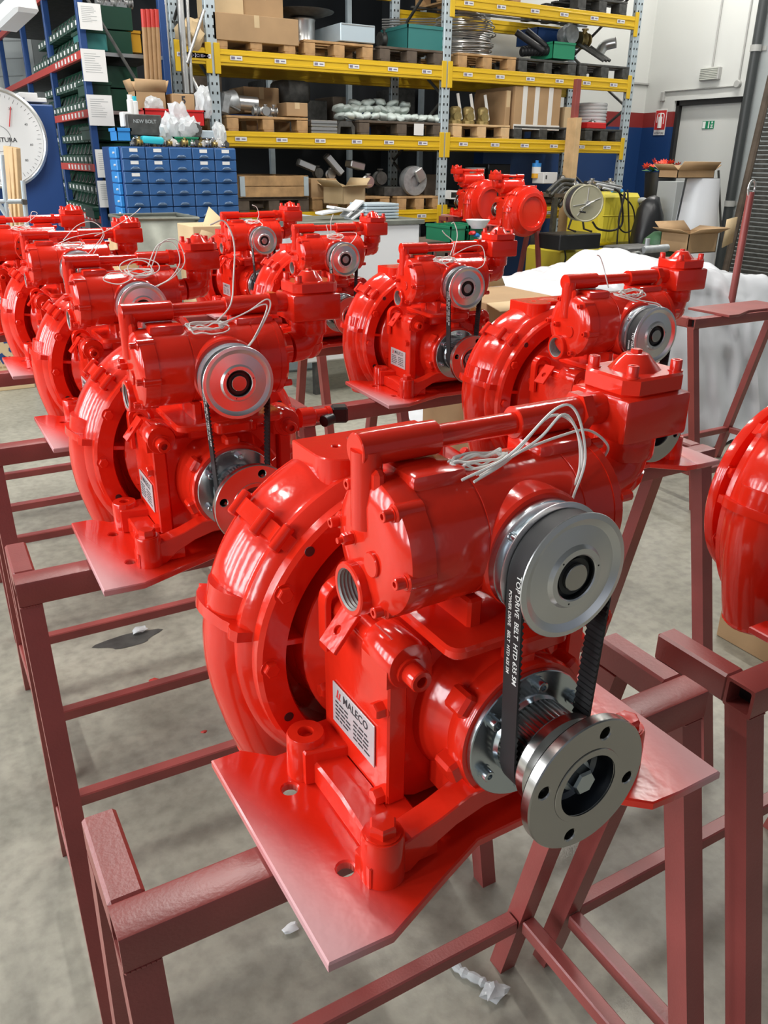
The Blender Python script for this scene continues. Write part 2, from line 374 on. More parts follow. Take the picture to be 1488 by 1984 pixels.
    for k in range(6):
        a = R(60 * k + 25); inst('socket_screw', sm, rf, (.061 * math.cos(a), .051, WS + .061 * math.sin(a)), (R(90), 0, 0))
    # toothed sprocket
    N = 44; ring = []
    for i in range(N):
        for da, rr in ((-.35, .0415), (-.15, .0445), (.15, .0445), (.35, .0415)):
            a = 2 * PI * (i + da) / N; ring.append((rr * math.cos(a), rr * math.sin(a)))
    MB().prism(ring, .008, .0455, 'y', o=(0, 0, WS)).build('sprocket', M['steel'], root, 20)
    drf = MB().lathe([(0, .010), (.050, .010), (.0515, .008), (.0515, -.002), (.049, -.006), (.047, -.010), (.050, -.016), (.071, -.024)], (0, 0, WS), 'y', 64)
    drf.prism(circ(0, 0, .0722, 64), -.0365, -.0245, 'y', holes=[circ(0, 0, .034, 40)] + [circ(.057 * math.cos(R(a)), .057 * math.sin(R(a)), .0065, 16) for a in (75, 165, 255, 345)], bev=.0012, o=(0, 0, WS))
    drf.lathe([(.041, -.0368), (.0405, -.0375), (.034, -.0378), (.034, -.0366)], (0, 0, WS), 'y', 48)
    df = drf.build('drive_flange', M['steel'], root, 28)
    MB().hexa((0, -.010, WS), (0, -.034, WS), .0138, .010).build('centre_bolt', M['zinc'], df)
    MB().lathe([(.0338, -.036), (.0335, -.014), (.030, -.010), (.0, -.010)], (0, 0, WS), 'y', 48).build('flange_recess', M['recess'], df)
    # upper pulley
    pw = MB().lathe([(0, .064), (.0575, .064), (.0575, .056), (.0555, .055), (.047, .054), (.0455, .052), (.0455, .043), (.044, .041), (0, .041)], (0, 0, WP), 'y', 56).build('clutch_coil', M['zinc'], root)
    for k in range(4):
        a = R(90 * k + 52); inst('socket_screw', sm, pw, (.0505 * math.cos(a), .055, WP + .0505 * math.sin(a)), (R(90), 0, 0)).scale = (.7, .7, .8)
    pul = MB().lathe([(0, .0415), (.0600, .0415), (.0615, .0408), (.0615, .0398), (.056, .0383), (.0540, .038), (.0540, .0160), (.0560, .0150), (.0610, .0138), (.0616, .0130), (.0611, .0121), (.0560, .0112), (.0540, .0125), (.049, .0148), (.0315, .0122), (.0285, .0085), (.0232, .0085), (.0220, .0095), (.0220, .024), (0, .024)], (0, 0, WP), 'y', 72)
    p_ = pul.build('pulley', M['alu'], root, 28)
    MB().lathe([(.0217, .012), (.0217, .0165), (.0132, .0165), (.0132, .013), (.0180, .0125)], (0, 0, WP), 'y', 40).build('seal_ring', M['black'], p_)
    MB().lathe([(0, .020), (.0130, .020), (.0130, .0095), (.0124, .009), (0, .0088)], (0, 0, WP), 'y', 32).build('shaft_end', M['steel'], p_)
    for a in (15, 135, 255): MB().cyl((.0258 * math.cos(R(a)), .0084, WP + .0258 * math.sin(R(a))), (.0258 * math.cos(R(a)), .009, WP + .0258 * math.sin(R(a))), .001, 8).build('pin_hole', M['black'], p_)
    # timing belt: toothed inside
    ru, rl = .0556, .0462; C = WP - WS; al = math.asin((ru - rl) / C)
    path = []
    for i in range(25):
        a = -al + (PI + 2 * al) * i / 24; path.append((ru * math.cos(a), WP + ru * math.sin(a), math.cos(a), math.sin(a)))
    for i in range(1, 60):
        t_ = i / 60; a = PI + al; x0, z0 = ru * math.cos(a), WP + ru * math.sin(a); x1, z1 = rl * math.cos(a), WS + rl * math.sin(a)
        path.append((x0 + (x1 - x0) * t_, z0 + (z1 - z0) * t_, math.cos(a), math.sin(a)))
    for i in range(25):
        a = PI + al + (PI - 2 * al) * i / 24; path.append((rl * math.cos(a), WS + rl * math.sin(a), math.cos(a), math.sin(a)))
    for i in range(1, 60):
        t_ = i / 60; a = -al; x0, z0 = rl * math.cos(a), WS + rl * math.sin(a); x1, z1 = ru * math.cos(a), WP + ru * math.sin(a)
        path.append((x0 + (x1 - x0) * t_, z0 + (z1 - z0) * t_, math.cos(a), math.sin(a)))
    n = len(path); vs_ = []; fs_ = []
    for i, (x, z, nx, nz) in enumerate(path):
        th = .0034 if i % 2 else .0012
        for vv, d in ((.0155, .0012), (.0375, .0012), (.0375, -th + .0006), (.0155, -th + .0006)): vs_.append((x + nx * d, vv, z + nz * d))
    for i in range(n):
        a, b = 4 * i, 4 * ((i + 1) % n)
        for j in range(4): fs_.append((a + j, a + (j + 1) % 4, b + (j + 1) % 4, b + j))
    blt = MB().add(vs_, fs_).build('timing_belt', M['rubber'], root, 30)
    # belt print runs along the outer face of the left strand
    xm, zm = -(ru + rl) / 2 - .0014 - .0, (WP + WS) / 2 + .022
    xd = Vector((-math.sin(al) * -1, 0, -math.cos(al))); 
    def onbelt(sz, v0, txt, s0):
        t = MB()
        def fn(p):
            s = p.x + s0                       # distance down from the tangent point
            if s >= 0:
                a = PI + al; x = ru * math.cos(a) + s * math.sin(al); z = WP + ru * math.sin(a) - s * math.cos(al); nx, nz = math.cos(a), math.sin(a)
            else:
                a = PI + al + s / ru; x = ru * math.cos(a); z = WP + ru * math.sin(a); nx, nz = math.cos(a), math.sin(a)
            return Vector((x + nx * .0016, v0 - p.y, z + nz * .0016))
        add_text(t, txt, sz, None, .00012, fn); return t
    onbelt(.0085, .0215, 'TOP DRIVE  BELT  HTD 635 5M', .045).build('belt_print', M['belttext'], blt)
    onbelt(.0058, .0315, 'POWER DRIVE   BELT  HTD 635 5M', .050).build('belt_print', M['belttext'], blt)
    # --- mounting table and primer
    mt = MB().prism(rrect(-.098, .055, .098, .215, .016), .232, .245, bev=.003)
    mt.prism(rrect(-.035, .04, .035, .08, .014), .225, .244, bev=.003)
    mt.box((0, .16, .217), (.13, .10, .034), .004)
    for sx in (-1, 1): mt.box((sx * .052, .115, .258), (.017, .06, .034), .003); mt.box((sx * .052, .165, .258), (.017, .03, .034), .003)
    mt.build('mounting_table', rd, root)
    PV, PWc = .130, .333
    pb = MB().lathe([(0, -.118), (.0655, -.118), (.0665, -.114), (.0665, -.058), (.0655, -.0575), (.0655, -.0555), (.0665, -.055), (.0665, .058), (.0655, .0585), (.0655, .0605), (.0665, .061), (.0665, .098), (.065, .100), (0, .100)], (0, PV, PWc), 'x', 64)
    pb.lathe([(0, .0635), (.0585, .0635), (.061, .067), (.0615, .085), (.064, .10), (.064, .12), (0, .12)], (0, 0, WP + .004), 'y', 56)
    pb.box((-.088, .132, .394), (.060, .062, .026), .006, seg=2); pb.box((.070, .138, .394), (.070, .055, .028), .006, seg=2)
    pb.build('primer_body', rd, root, 30)
    pcv = MB().lathe([(0, -.148), (.040, -.149), (.058, -.146), (.066, -.140), (.0675, -.134), (.0675, -.116), (0, -.116)], (0, PV, PWc), 'x', 56)
    scr = [(52, .060), (-8, .060), (118, .062), (178, .064), (-68, .060)]
    for a, rr in scr:
        p = Vector((-.130, PV - rr * math.cos(R(a)), PWc + rr * math.sin(R(a)))); pcv.cyl(p - Vector((.014, 0, 0)), p + Vector((.016, 0, 0)), .0095, 16, bev=.0015)
    pcv.cyl((-.1415, .143, .425), (-.1415, .143, .350), .0150, 20); pcv.box((-.139, .137, .385), (.012, .034, .05), .004)
    pcv.cyl((-.152, .118, .322), (-.140, .118, .322), .0125, 20, bev=.001)
    pcv.build('primer_cover', rd, root, 30)
    sh = MB().socket((0, 0, 0), (0, 0, .011), .0056).mesh('socket_screw', rd)
    for a, rr in scr: inst('socket_screw', sh, root, (-.1435, PV - rr * math.cos(R(a)), PWc + rr * math.sin(R(a))), (0, R(-90), 0))
    MB().hexa((-.147, .158, .333), (-.160, .158, .333), .0062, .002).cyl((-.158, .158, .333), (-.165, .158, .333), .003, 10).build('drain_plug', rd, root)
    rc = MB().lathe([(0, .098), (.0675, .098), (.0675, .108), (.062, .114), (.03, .116), (0, .116)], (0, PV, PWc), 'x', 48)
    for a in (20, 80, 140, 200, 260, 320):
        p = Vector((.108, PV - .0635 * math.cos(R(a)), PWc + .0635 * math.sin(R(a)))); rc.cyl(p, p + Vector((.014, 0, 0)), .006, 10)
    rc.build('primer_cover', rd, root)
    po = MB().lathe([(.0215, -.1585), (.026, -.1585), (.0275, -.157), (.0275, -.12), (.0, -.12)], (0, .150, .283), 'x', 36)
    po.box((-.132, .150, .302), (.02, .05, .04), .006); po.build('suction_port', rd, root)
    th = [(.0215, -.1583)]
    for k in range(7): th += [(.0200, -.1565 + k * .004), (.0212, -.1545 + k * .004)]
    MB().lathe(th + [(0, -.128)], (0, .150, .283), 'x', 32).build('threaded_bore', M['bore'], root, 20)
    # --- discharge pipe with the valve at its far end
    PY, PZ = .146, .424
    pi = MB().lathe([(0, -.152), (.0155, -.152), (.0165, -.151), (.0165, -.068), (.0155, -.067), (.0112, -.067), (.0112, .026), (.0155, .026), (.0165, .027), (.0165, .112), (.0135, .113), (.0135, .13), (0, .13)], (0, PY, PZ), 'x', 32)
    pi.build('discharge_pipe', rd, root)
    MB().cyl((.108, PY, PZ), (.121, PY, PZ), .0215, 6).cyl((.12, PY, PZ), (.142, PY, PZ), .0175, 24, bev=.001).build('union_nut', rd, root)
    X0, X1, Y0, Y1 = .141, .236, .104, .190
    vb = MB().box(((X0 + X1) / 2, (Y0 + Y1) / 2, .416), (X1 - X0, Y1 - Y0, .048), .005, seg=2)
    vb.lathe([(0, .385), (.033, .385), (.034, .40), (0, .40)], ((X0 + X1) / 2, (Y0 + Y1) / 2, 0), 'z', 32)
    vb.build('valve_body', rd, root)
    cx, cy, q = (X0 + X1) / 2 + .003, (Y0 + Y1) / 2 + .002, .013
    hx_, hy_ = .044, .040
    lid = [(cx - hx_ + q, cy - hy_), (cx + hx_ - q, cy - hy_), (cx + hx_, cy - hy_ + q), (cx + hx_, cy + hy_ - q), (cx + hx_ - q, cy + hy_), (cx - hx_ + q, cy + hy_), (cx - hx_, cy + hy_ - q), (cx - hx_, cy - hy_ + q)]
    lb = MB().prism(lid, .440, .460, bev=.0025)
    lb.lathe([(0, .459), (.029, .459), (.014, .476), (.012, .477), (0, .477)], (cx, cy, 0), 'z', 8); lb.build('valve_lid', rd, root)
    for sx in (-1, 1):
        for sy in (-1, 1): MB().socket((cx + sx * .032, cy + sy * .028, .459), (cx + sx * .032, cy + sy * .028, .472), .0062).build('socket_screw', rd, root)
    MB().hexa((cx, cy, .476), (cx, cy, .481), .006).build('bleed_screw', rd, root)
    ex = (X0 + X1) / 2; ey = (Y0 + Y1) / 2
    el = MB().tube(spline([(ex, ey, .40), (ex, ey, .372), (ex - .004, ey, .354), (ex - .020, ey - .002, .343), (ex - .042, ey - .004, .341)], 5), .028, 28)
    el.lathe([(0, -.014), (.0315, -.014), (.033, -.010), (.033, .010), (.0315, .014), (0, .014)], (ex, ey, .378), 'z', 28)
    el.lathe([(0, 0), (.027, 0), (.027, .03), (0, .03)], (.112, .140, .341), 'x', 24)
    el.lathe([(0, -.022), (.010, -.0205), (.020, -.0135), (.026, -.003), (.0275, .008), (0, .008)], (ex - .002, ey, .338), 'z', 24)
    el.build('valve_elbow', rd, root)
    return root
def wires(root, paths, r=.00135, name='lead_wire'):
    for P in paths: MB().tube(spline(P, 7), r, 6).build(name, M['white'], root)
def bundle(seed, cx=-.03, cy=.112, z=.400, n=4, rx=.036, ry=.009):
    rr = random.Random(seed); out = []
    for k in range(n):
        a = rr.uniform(-.006, .006); P = []
        for i in range(17):
            t = 2 * PI * i / 16; s = rx * rr.uniform(.8, 1.05)
            y = cy + ry * math.sin(t) + a; zz = PWZ(y) + .003 + rr.uniform(0, .006)
            P.append((cx + s * math.cos(t), y, zz))
        out.append(P)
    return out
def PWZ(y): return .333 + math.sqrt(max(.0665 ** 2 - (y - .13) ** 2, 0)) + .002

pump0 = build_pump()
#           x      y      yaw   wires  label
PUMPS = [(.474, .464, .6, 'a', 'glossy red fire pump nearest the camera, its black belt printed in white'),
         (.450, 1.255, -.9, 'b', 'red fire pump with a black plug at its side, directly behind the nearest pump'),
         (.500, 2.053, 0, 'c', 'red fire pump with looped white cord, third in the left row'),
         (.508, 2.873, -.5, 'd', 'red fire pump fourth in the left row with half hidden pulley'),
         (.47, 3.66, 0, 'e', 'red fire pump last in the left row, without pulley, red drilled guard showing'),
         (1.388, 1.226, -1.8, 'f', 'red fire pump in the right row with the white plastic sheet behind it'),
         (1.429, 1.990, -3.0, 'g', 'red fire pump in the middle with a white curled cord and visible square nameplate'),
         (1.448, 2.806, 0, 'h', 'red fire pump in front of the white workbench'),
         (1.458, 3.632, 0, 'i', 'red fire pump last in the right row, cardboard flap beside it')]
WSETS = {
 'a': bundle(1, -.036, .118, rx=.032, ry=.008) + [[(-.07, .095, .398), (-.02, .092, .414), (.03, .09, .452), (.052, .085, .447), (.067, .082, .40), (.045, .07, .368), (.022, .05, .364), (.012, .046, .360)],
       [(-.06, .09, .396), (-.015, .095, .410), (.026, .094, .444), (.055, .088, .432), (.064, .085, .39), (.040, .072, .364), (.018, .052, .362), (.006, .048, .360)],
       [(-.05, .1, .398), (.0, .10, .412), (.05, .10, .420), (.09, .105, .418), (.125, .11, .395), (.128, .118, .375)],
       [(-.05, .095, .398), (.01, .09, .424), (.04, .088, .446), (.062, .085, .415), (.066, .084, .385), (.064, .083, .368)]],
 'b': bundle(2, -.02, .098) + [[(0, .1, .402), (.05, .095, .420), (.085, .09, .440), (.09, .088, .425), (.06, .075, .385), (.03, .052, .365)], [(0, .1, .400), (.04, .096, .416), (.08, .09, .432), (.082, .088, .418), (.05, .07, .378), (.02, .05, .362)],
       [(0, .11, .405), (.03, .12, .43), (.045, .14, .47), (.05, .14, .53), (.035, .14, .565), (.01, .14, .56)]],
 'c': [[(.02 + .05 * math.cos(t) * (1 if k else .6), .09 + .012 * math.sin(t), .405 + .02 * math.sin(t) + .004 * k) for t in [i * .45 for i in range(15)]] for k in range(2)] + bundle(3, .02, .095, n=3) +
      [[(-.02, .085, .40), (-.06, .075, .40), (-.075, .07, .385), (-.04, .062, .375), (-.005, .065, .39), (-.02, .08, .404)], [(.05, .09, .41), (.08, .09, .465), (.12, .09, .47), (.135, .085, .42), (.10, .07, .385), (.05, .05, .366)], [(.04, .09, .41), (.07, .09, .46), (.11, .09, .465), (.122, .085, .42), (.09, .07, .382), (.04, .05, .364)]],
 'd': bundle(4, .0, .095, n=3) + [[(-.03, .09, .41), (.02, .085, .455), (.07, .085, .465), (.10, .085, .43), (.06, .07, .385), (.03, .05, .362)], [(.07, .085, .42), (.12, .08, .44), (.16, .08, .46), (.21, .08, .49), (.235, .10, .505)], [(-.05, .08, .40), (0, .07, .42), (.08, .075, .43), (.10, .08, .42), (.05, .05, .364)]],
 'e': bundle(5, -.02, .095, n=3) + [[(-.01, .09, .405), (.03, .09, .43), (.05, .09, .45), (.03, .09, .455), (.02, .09, .42)], [(-.04, .09, .405), (-.05, .09, .45), (-.055, .09, .475)]],
 'f': bundle(6, .0, .098) + [[(-.06, .09, .400), (-.045, .078, .395), (0, .068, .382), (.04, .06, .375), (.055, .05, .362), (.05, .045, .355)], [(-.06, .092, .402), (-.04, .08, .398), (.005, .07, .386), (.045, .062, .378), (.06, .052, .362)], [(-.05, .12, .41), (-.06, .13, .45), (-.075, .13, .475), (-.085, .13, .48)]],
 'g': bundle(7, -.035, .095, n=4) + [[(-.03, .09, .40), (.0, .088, .395), (.01, .08, .375), (-.03, .07, .375), (-.05, .08, .395), (-.02, .09, .405)], [(0, .1, .405), (.05, .1, .425), (.09, .09, .43), (.10, .08, .40), (.08, .06, .375), (.03, .05, .362)], [(-.01, .1, .405), (.0, .1, .44), (-.03, .1, .465), (-.04, .1, .475)], [(.0, .1, .41), (.012, .1, .46), (.0, .1, .495), (-.01, .1, .495)]],
 'h': bundle(8, .0, .095, n=3) + [[(0, .09, .405), (.04, .09, .41), (.085, .085, .405), (.06, .065, .38), (.02, .05, .36)], [(-.02, .09, .405), (-.02, .09, .45), (-.01, .09, .475)], [(-.03, .09, .405), (-.04, .09, .44)]],
 'i': bundle(9, -.02, .095, n=3) + [[(0, .09, .405), (.01, .09, .43), (.0, .09, .46), (-.02, .09, .47)], [(.01, .09, .40), (.02, .075, .385), (.012, .05, .362)]]}
STANDZ = .925
pumps = []
for i, (x, y, a, ws, lb) in enumerate(PUMPS):
    p = pump0 if i == 0 else dup(pump0)
    pumps.append(p)
for p, (x, y, a, ws, lb) in zip(pumps, PUMPS):
    p.location = (x, y, STANDZ + .0125); p.rotation_euler = (0, 0, R(a)); p['label'] = lb; p['group'] = 'red fire pumps on the stands'
# three more, turned round: seen from the suction side
turned = []
def origin(P, loc_, yaw):
    c, s_ = math.cos(R(yaw)), math.sin(R(yaw)); return P.x - (c * loc_[0] - s_ * loc_[1]), P.y - (s_ * loc_[0] + c * loc_[1])
PE_YAW = 0
for (xy, z, a, lb) in ((origin(atz(1480, 985, 1.10), (-.19, .375), PE_YAW), STANDZ, PE_YAW, 'red fire pump cut off by the right edge, only its casing showing'),
                      (origin(aty(951, 394, 7.05), (0, .49), 182), aty(951, 394, 7.05).z - .137, 182, 'red fire pump turned suction flange outward, left of the far pair'),
                      (origin(aty(1032, 410, 6.3), (0, .49), 182), aty(1032, 410, 6.3).z - .137, 182, 'red fire pump turned suction flange outward, by the hose reel')):
    x, y = xy
    p = dup(pump0); p.location = (x, y, z + .0125); p.rotation_euler = (0, 0, R(a)); p['label'] = lb; p['group'] = 'turned red fire pumps'; turned.append(p)
for p, (x, y, a, ws, lb) in zip(pumps, PUMPS): wires(p, WSETS[ws])
# the last pump of the left row has no pulley yet but a drilled red guard
for ch in [q for q in col.objects if q.parent == pumps[4] and q.name.split('.')[0] in ('pulley', 'timing_belt', 'clutch_coil')]:
    for g in [q for q in col.objects if q.parent == ch]: bpy.data.objects.remove(g)
    bpy.data.objects.remove(ch)
gd = MB().lathe([(.030, .045), (.058, .045), (.060, .047), (.060, .064), (.030, .064)], (0, 0, WP), 'y', 40); gd.build('pulley_guard', M['red'], pumps[4])
hm = MB().cyl((0, 0, 0), (0, 0, .001), .0035, 10).mesh('guard_hole', M['darksteel'])
for k in range(12): inst('guard_hole', hm, pumps[4], (.05 * math.cos(R(k * 30)), .0445, WP + .05 * math.sin(R(k * 30))), (R(90), 0, 0))
# side connector only visible on the second pump
sc = MB().lathe([(0, 0), (.020, 0), (.020, .03), (.014, .035), (.014, .06), (.017, .062), (.017, .07), (0, .07)], (.20, .235, .172), 'x', 20)
sc.build('pressure_switch', M['red'], pumps[1])
pc = MB().box((.292, .235, .170), (.034, .034, .034), .004, Matrix.Rotation(R(-20), 3, 'Z')).cyl((.268, .222, .166), (.245, .212, .165), .012, 12); pc.build('cable_plug', M['black'], pumps[1], label='black cable plug')

# ============================================================= welded stands
def build_stand(H=STANDZ, L=.81, splay=.19, name_label='maroon stand'):
    t = thing('pump_stand', name_label, 'stand')
    s = .047; m = M['maroon']
    MB().prism(rrect(0, H - s, s, H, .004, 2), 0, L, 'x', holes=[rrect(.005, H - s + .005, s - .005, H - .005, .002, 1)]).build('front_beam', m, t)
    for xx in (.03, L - .03): MB().b2((xx - .001, .004, H - s + .004), (xx + .001, s - .004, H - .004)).build('tube_inside', M['rubber'], t)  # black plates stand in for the shade inside the open tube ends
    zl = H - s
    for k, x0 in enumerate((0, L - s * .8)):
        x1 = x0 + s * .8
        MB().b2((x0, s * .98, H - s), (x1, .180, H), .004).build('side_arm', m, t)
        for y0, dy in ((s / 2, -splay), (.155, splay)):
            lg = MB(); a = .019
            vs_ = [(x0 + s * .4 + sx * a, y0 + sy * a, zl + .0) for sx, sy in ((-1, -1), (1, -1), (1, 1), (-1, 1))] + [(x0 + s * .4 + sx * a, y0 + dy + sy * a, 0) for sx, sy in ((-1, -1), (1, -1), (1, 1), (-1, 1))]
            lg.add(vs_, [(0, 3, 2, 1), (4, 5, 6, 7), (0, 1, 5, 4), (1, 2, 6, 5), (2, 3, 7, 6), (3, 0, 4, 7)])
            lg.build('leg', m, t)
            wd = MB()
            for q in range(7): wd.lathe([(0, -.003), (.004, -.001), (.004, .001), (0, .003)], (x0 + .004 + q * .005, y0 - .0195 * (1 if dy < 0 else -1), zl - .001), 'z', 6)
            wd.build('weld_bead', m, t)
        zb = .20; k_ = 1 - zb / zl
        MB().b2((x0 + .004, s / 2 - splay * k_ + .019, zb - .032), (x1 - .004, .155 + splay * k_ - .019, zb), .003).build('side_brace', m, t)
    for y0, dy in ((s / 2, -splay), (.155, splay)):
        yy = y0 + dy * (1 - .2 / zl)
        MB().b2((s * .85, yy - .016, .168), (L - s * .85, yy + .016, .200), .003).build('stretcher', m, t)
    return t
stand0 = build_stand()
STANDS = [(.057, .588, 0, 'maroon welded stand under the nearest pump'), (.066, 1.376, -.9, 'maroon stand under the pump with the black plug'),
          (.09, 2.155, 0, 'maroon stand under the third pump of the left row'), (.10, 2.985, 0, 'maroon stand under the fourth pump of the left row'), (.08, 3.77, 0, 'maroon stand under the last pump of the left row'),
          (.920, .553, 0, 'maroon stand at the right edge with an open tube end and bare arm'), (.93, 1.30, 0, 'maroon stand under the right row pump before the plastic sheet'),
          (.935, 2.093, 0, 'maroon stand under the middle pump with the curled cord'), (.96, 2.92, 0, 'maroon stand under the pump in front of the white workbench'), (.98, 3.745, 0, 'maroon stand under the last pump of the right row')]
stands = [stand0] + [dup(stand0) for _ in STANDS[1:]]
for s_, (x, y, a, lb) in zip(stands, STANDS):
    s_.location = (x, y, 0); s_.rotation_euler = (0, 0, R(a)); s_['label'] = lb; s_['group'] = 'welded pump stands'
tall = build_stand(turned[1].location.z - .0125, .62, .2, 'maroon tall stand carrying the left far pump'); tall.location = (turned[1].location.x - .31, turned[1].location.y - .22, 0); tall['group'] = 'tall far stands'
tall2 = build_stand(turned[2].location.z - .0125, .62, .2, 'x'); tall2.location = (turned[2].location.x - .27, turned[2].location.y - .22, 0); tall2['group'] = 'tall far stands'; tall2['label'] = 'maroon tall stand carrying the right far pump beside the yellow tank'
emp = dup(stand0); emp.location = (3.215, 2.64, 0); emp['label'] = 'empty maroon stand before the white plastic sheet with a bare plate on top'; emp['group'] = 'welded pump stands'
MB().b2((.04, .26, .30), (.11, .30, .36), .003).build('bracket', M['maroon'], emp)
bp_ = MB().prism([(-.26, 0), (-.193, -.003), (-.107, .032), (-.055, .052), (.085, .052), (.117, .026), (.149, -.003), (.258, -.006), (.258, .25), (-.26, .25)], 0, .012, bev=.0015).build('mounting_plate', M['maroon'])
bp_.location = (3.66, 2.60, STANDZ); tag(bp_, 'bare maroon notched plate lying on the empty stand', 'plate')

# ============================================================= the hall
M['floor'] = None
def floor_mat():
    m = bpy.data.materials.new('worn concrete floor'); m.use_nodes = True; nt = m.node_tree; b = nt.nodes['Principled BSDF']
    tc = nt.nodes.new('ShaderNodeTexCoord'); n1 = nt.nodes.new('ShaderNodeTexNoise'); n1.inputs['Scale'].default_value = 1.1; n1.inputs['Detail'].default_value = 8; n1.inputs['Roughness'].default_value = .65
    n2 = nt.nodes.new('ShaderNodeTexNoise'); n2.inputs['Scale'].default_value = 26; n2.inputs['Detail'].default_value = 6
    cr = nt.nodes.new('ShaderNodeValToRGB'); e = cr.color_ramp.elements; e[0].position = .34; e[0].color = (.235, .23, .185, 1); e[1].position = .68; e[1].color = (.41, .395, .325, 1)
    c2 = nt.nodes.new('ShaderNodeValToRGB'); e = c2.color_ramp.elements; e[0].position = .3; e[0].color = (.78, .78, .78, 1); e[1].position = .6; e[1].color = (1.05, 1.05, 1.05, 1)
    mx = nt.nodes.new('ShaderNodeMix'); mx.data_type = 'RGBA'; mx.blend_type = 'MULTIPLY'; mx.inputs[0].default_value = 1
    for n in (n1, n2): nt.links.new(tc.outputs['Object'], n.inputs['Vector'])
    nt.links.new(n1.outputs['Fac'], cr.inputs[0]); nt.links.new(n2.outputs['Fac'], c2.inputs[0]); nt.links.new(cr.outputs[0], mx.inputs[6]); nt.links.new(c2.outputs[0], mx.inputs[7]); nt.links.new(mx.outputs[2], b.inputs['Base Color'])
    b.inputs['Roughness'].default_value = .42
    bp = nt.nodes.new('ShaderNodeBump'); bp.inputs['Strength'].default_value = .12; bp.inputs['Distance'].default_value = .01; nt.links.new(n2.outputs['Fac'], bp.inputs['Height']); nt.links.new(bp.outputs[0], b.inputs['Normal'])
    return m
def wall_mat():
    m = bpy.data.materials.new('painted wall with red and blue bands'); m.use_nodes = True; nt = m.node_tree; b = nt.nodes['Principled BSDF']
    tc = nt.nodes.new('ShaderNodeTexCoord'); sx = nt.nodes.new('ShaderNodeSeparateXYZ'); nt.links.new(tc.outputs['Object'], sx.inputs[0])
    cr = nt.nodes.new('ShaderNodeValToRGB'); cr.color_ramp.interpolation = 'CONSTANT'; mr = nt.nodes.new('ShaderNodeMapRange'); mr.inputs['From Max'].default_value = 6.
    nt.links.new(sx.outputs[2], mr.inputs[0]); nt.links.new(mr.outputs[0], cr.inputs[0])
    e = cr.color_ramp.elements; e[0].color = (.012, .05, .17, 1); e[0].position = 0; e[1].position = 2.05 / 6; e[1].color = (.26, .030, .028, 1)
    k = e.new(2.25 / 6); k.color = (.66, .67, .64, 1)
    nt.links.new(cr.outputs[0], b.inputs['Base Color']); b.inputs['Roughness'].default_value = .45
    return m
M['floor'] = floor_mat(); M['wall'] = wall_mat()
M['ceil'] = mat('pale ceiling sheet', (.20, .21, .21), .6)
M['doorwhite'] = mat('white door paint', (.62, .63, .60), .4)
M['jamb'] = mat('dark gasket', (.02, .02, .02), .5)
M['pale'] = mat('pale concrete panel', (.38, .41, .41), .6, var=.05)
def struct(name, mb, m, parent=None):
    o = mb.build(name, m, parent)
    if parent is None: o['kind'] = 'structure'
    return o
XW, YB = 9.5, 9.25
struct('floor', MB().b2((-6.2, -6.2, -.1), (12, 13, 0)), M['floor'])
struct('wall_back', MB().b2((6.75, YB, 0), (XW, YB + .2, 6.2)), M['wall'])
M['darkwall'] = mat('unlit dark store wall', (.035, .038, .042), .8)  # deep shade behind the racks is put into the wall colour
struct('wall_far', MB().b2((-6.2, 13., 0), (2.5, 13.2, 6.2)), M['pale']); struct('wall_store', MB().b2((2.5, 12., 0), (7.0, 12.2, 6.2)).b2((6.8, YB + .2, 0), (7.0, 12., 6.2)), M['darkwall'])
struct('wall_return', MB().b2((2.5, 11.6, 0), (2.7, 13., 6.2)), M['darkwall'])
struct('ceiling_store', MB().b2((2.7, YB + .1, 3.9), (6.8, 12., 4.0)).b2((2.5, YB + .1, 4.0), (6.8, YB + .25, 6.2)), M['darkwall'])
D0, D1, DZ = 7.62, 8.72, 2.38
rw = MB(); rw.b2((XW, D1, 0), (XW + .3, YB + .2, 6.2)); rw.b2((XW, D0, DZ), (XW + .3, D1, 6.2))
struct('wall_right', rw, M['wall'])
struct('ceiling', MB().b2((-6.2, -6.2, 6.2), (12, 13.2, 6.4)), M['ceil'])
lw = MB(); lw.b2((-6.4, -6.2, 4.3), (-6.2, 13.2, 6.2)).b2((-6.4, -6.2, 0), (-6.2, 13.2, 1.2)); ed = [-6.2]
for y in WINY: ed += [y - .32, y + .32]  # openings cut for the added window lights
ed.append(13.2)
for i in range(0, len(ed), 2): lw.b2((-6.4, ed[i], 1.2), (-6.2, ed[i + 1], 4.3))
struct('wall_left', lw, M['pale'])
# near part of the right wall: a white plain bay past the downpipe
w2 = MB().b2((XW, -6, 0), (XW + .3, D0, 6.2)); struct('wall_right', w2, M['pale'])
d = MB().b2((XW + .10, D0 + .05, 0), (XW + .15, D1 - .05, DZ - .06), .004); dr = struct('door_1', d, M['doorwhite'])
fr = MB().b2((XW + .04, D0, 0), (XW + .2, D0 + .05, DZ)).b2((XW + .04, D1 - .05, 0), (XW + .2, D1, DZ)).b2((XW + .04, D0, DZ - .06), (XW + .2, D1, DZ)); fr.build('door_frame', M['jamb'], dr)
MB().cyl((XW + .09, D1 - .25, .98), (XW + .04, D1 - .25, .98), .012).cyl((XW + .05, D1 - .25, .98), (XW + .05, D1 - .38, .98), .01).build('door_handle', M['darksteel'], dr)
M['signgreen'] = mat('green sign', (.01, .22, .10), .5); M['signwhite'] = mat('white sign', (.8, .8, .78), .5); M['signred'] = mat('red sign', (.62, .03, .03), .5)
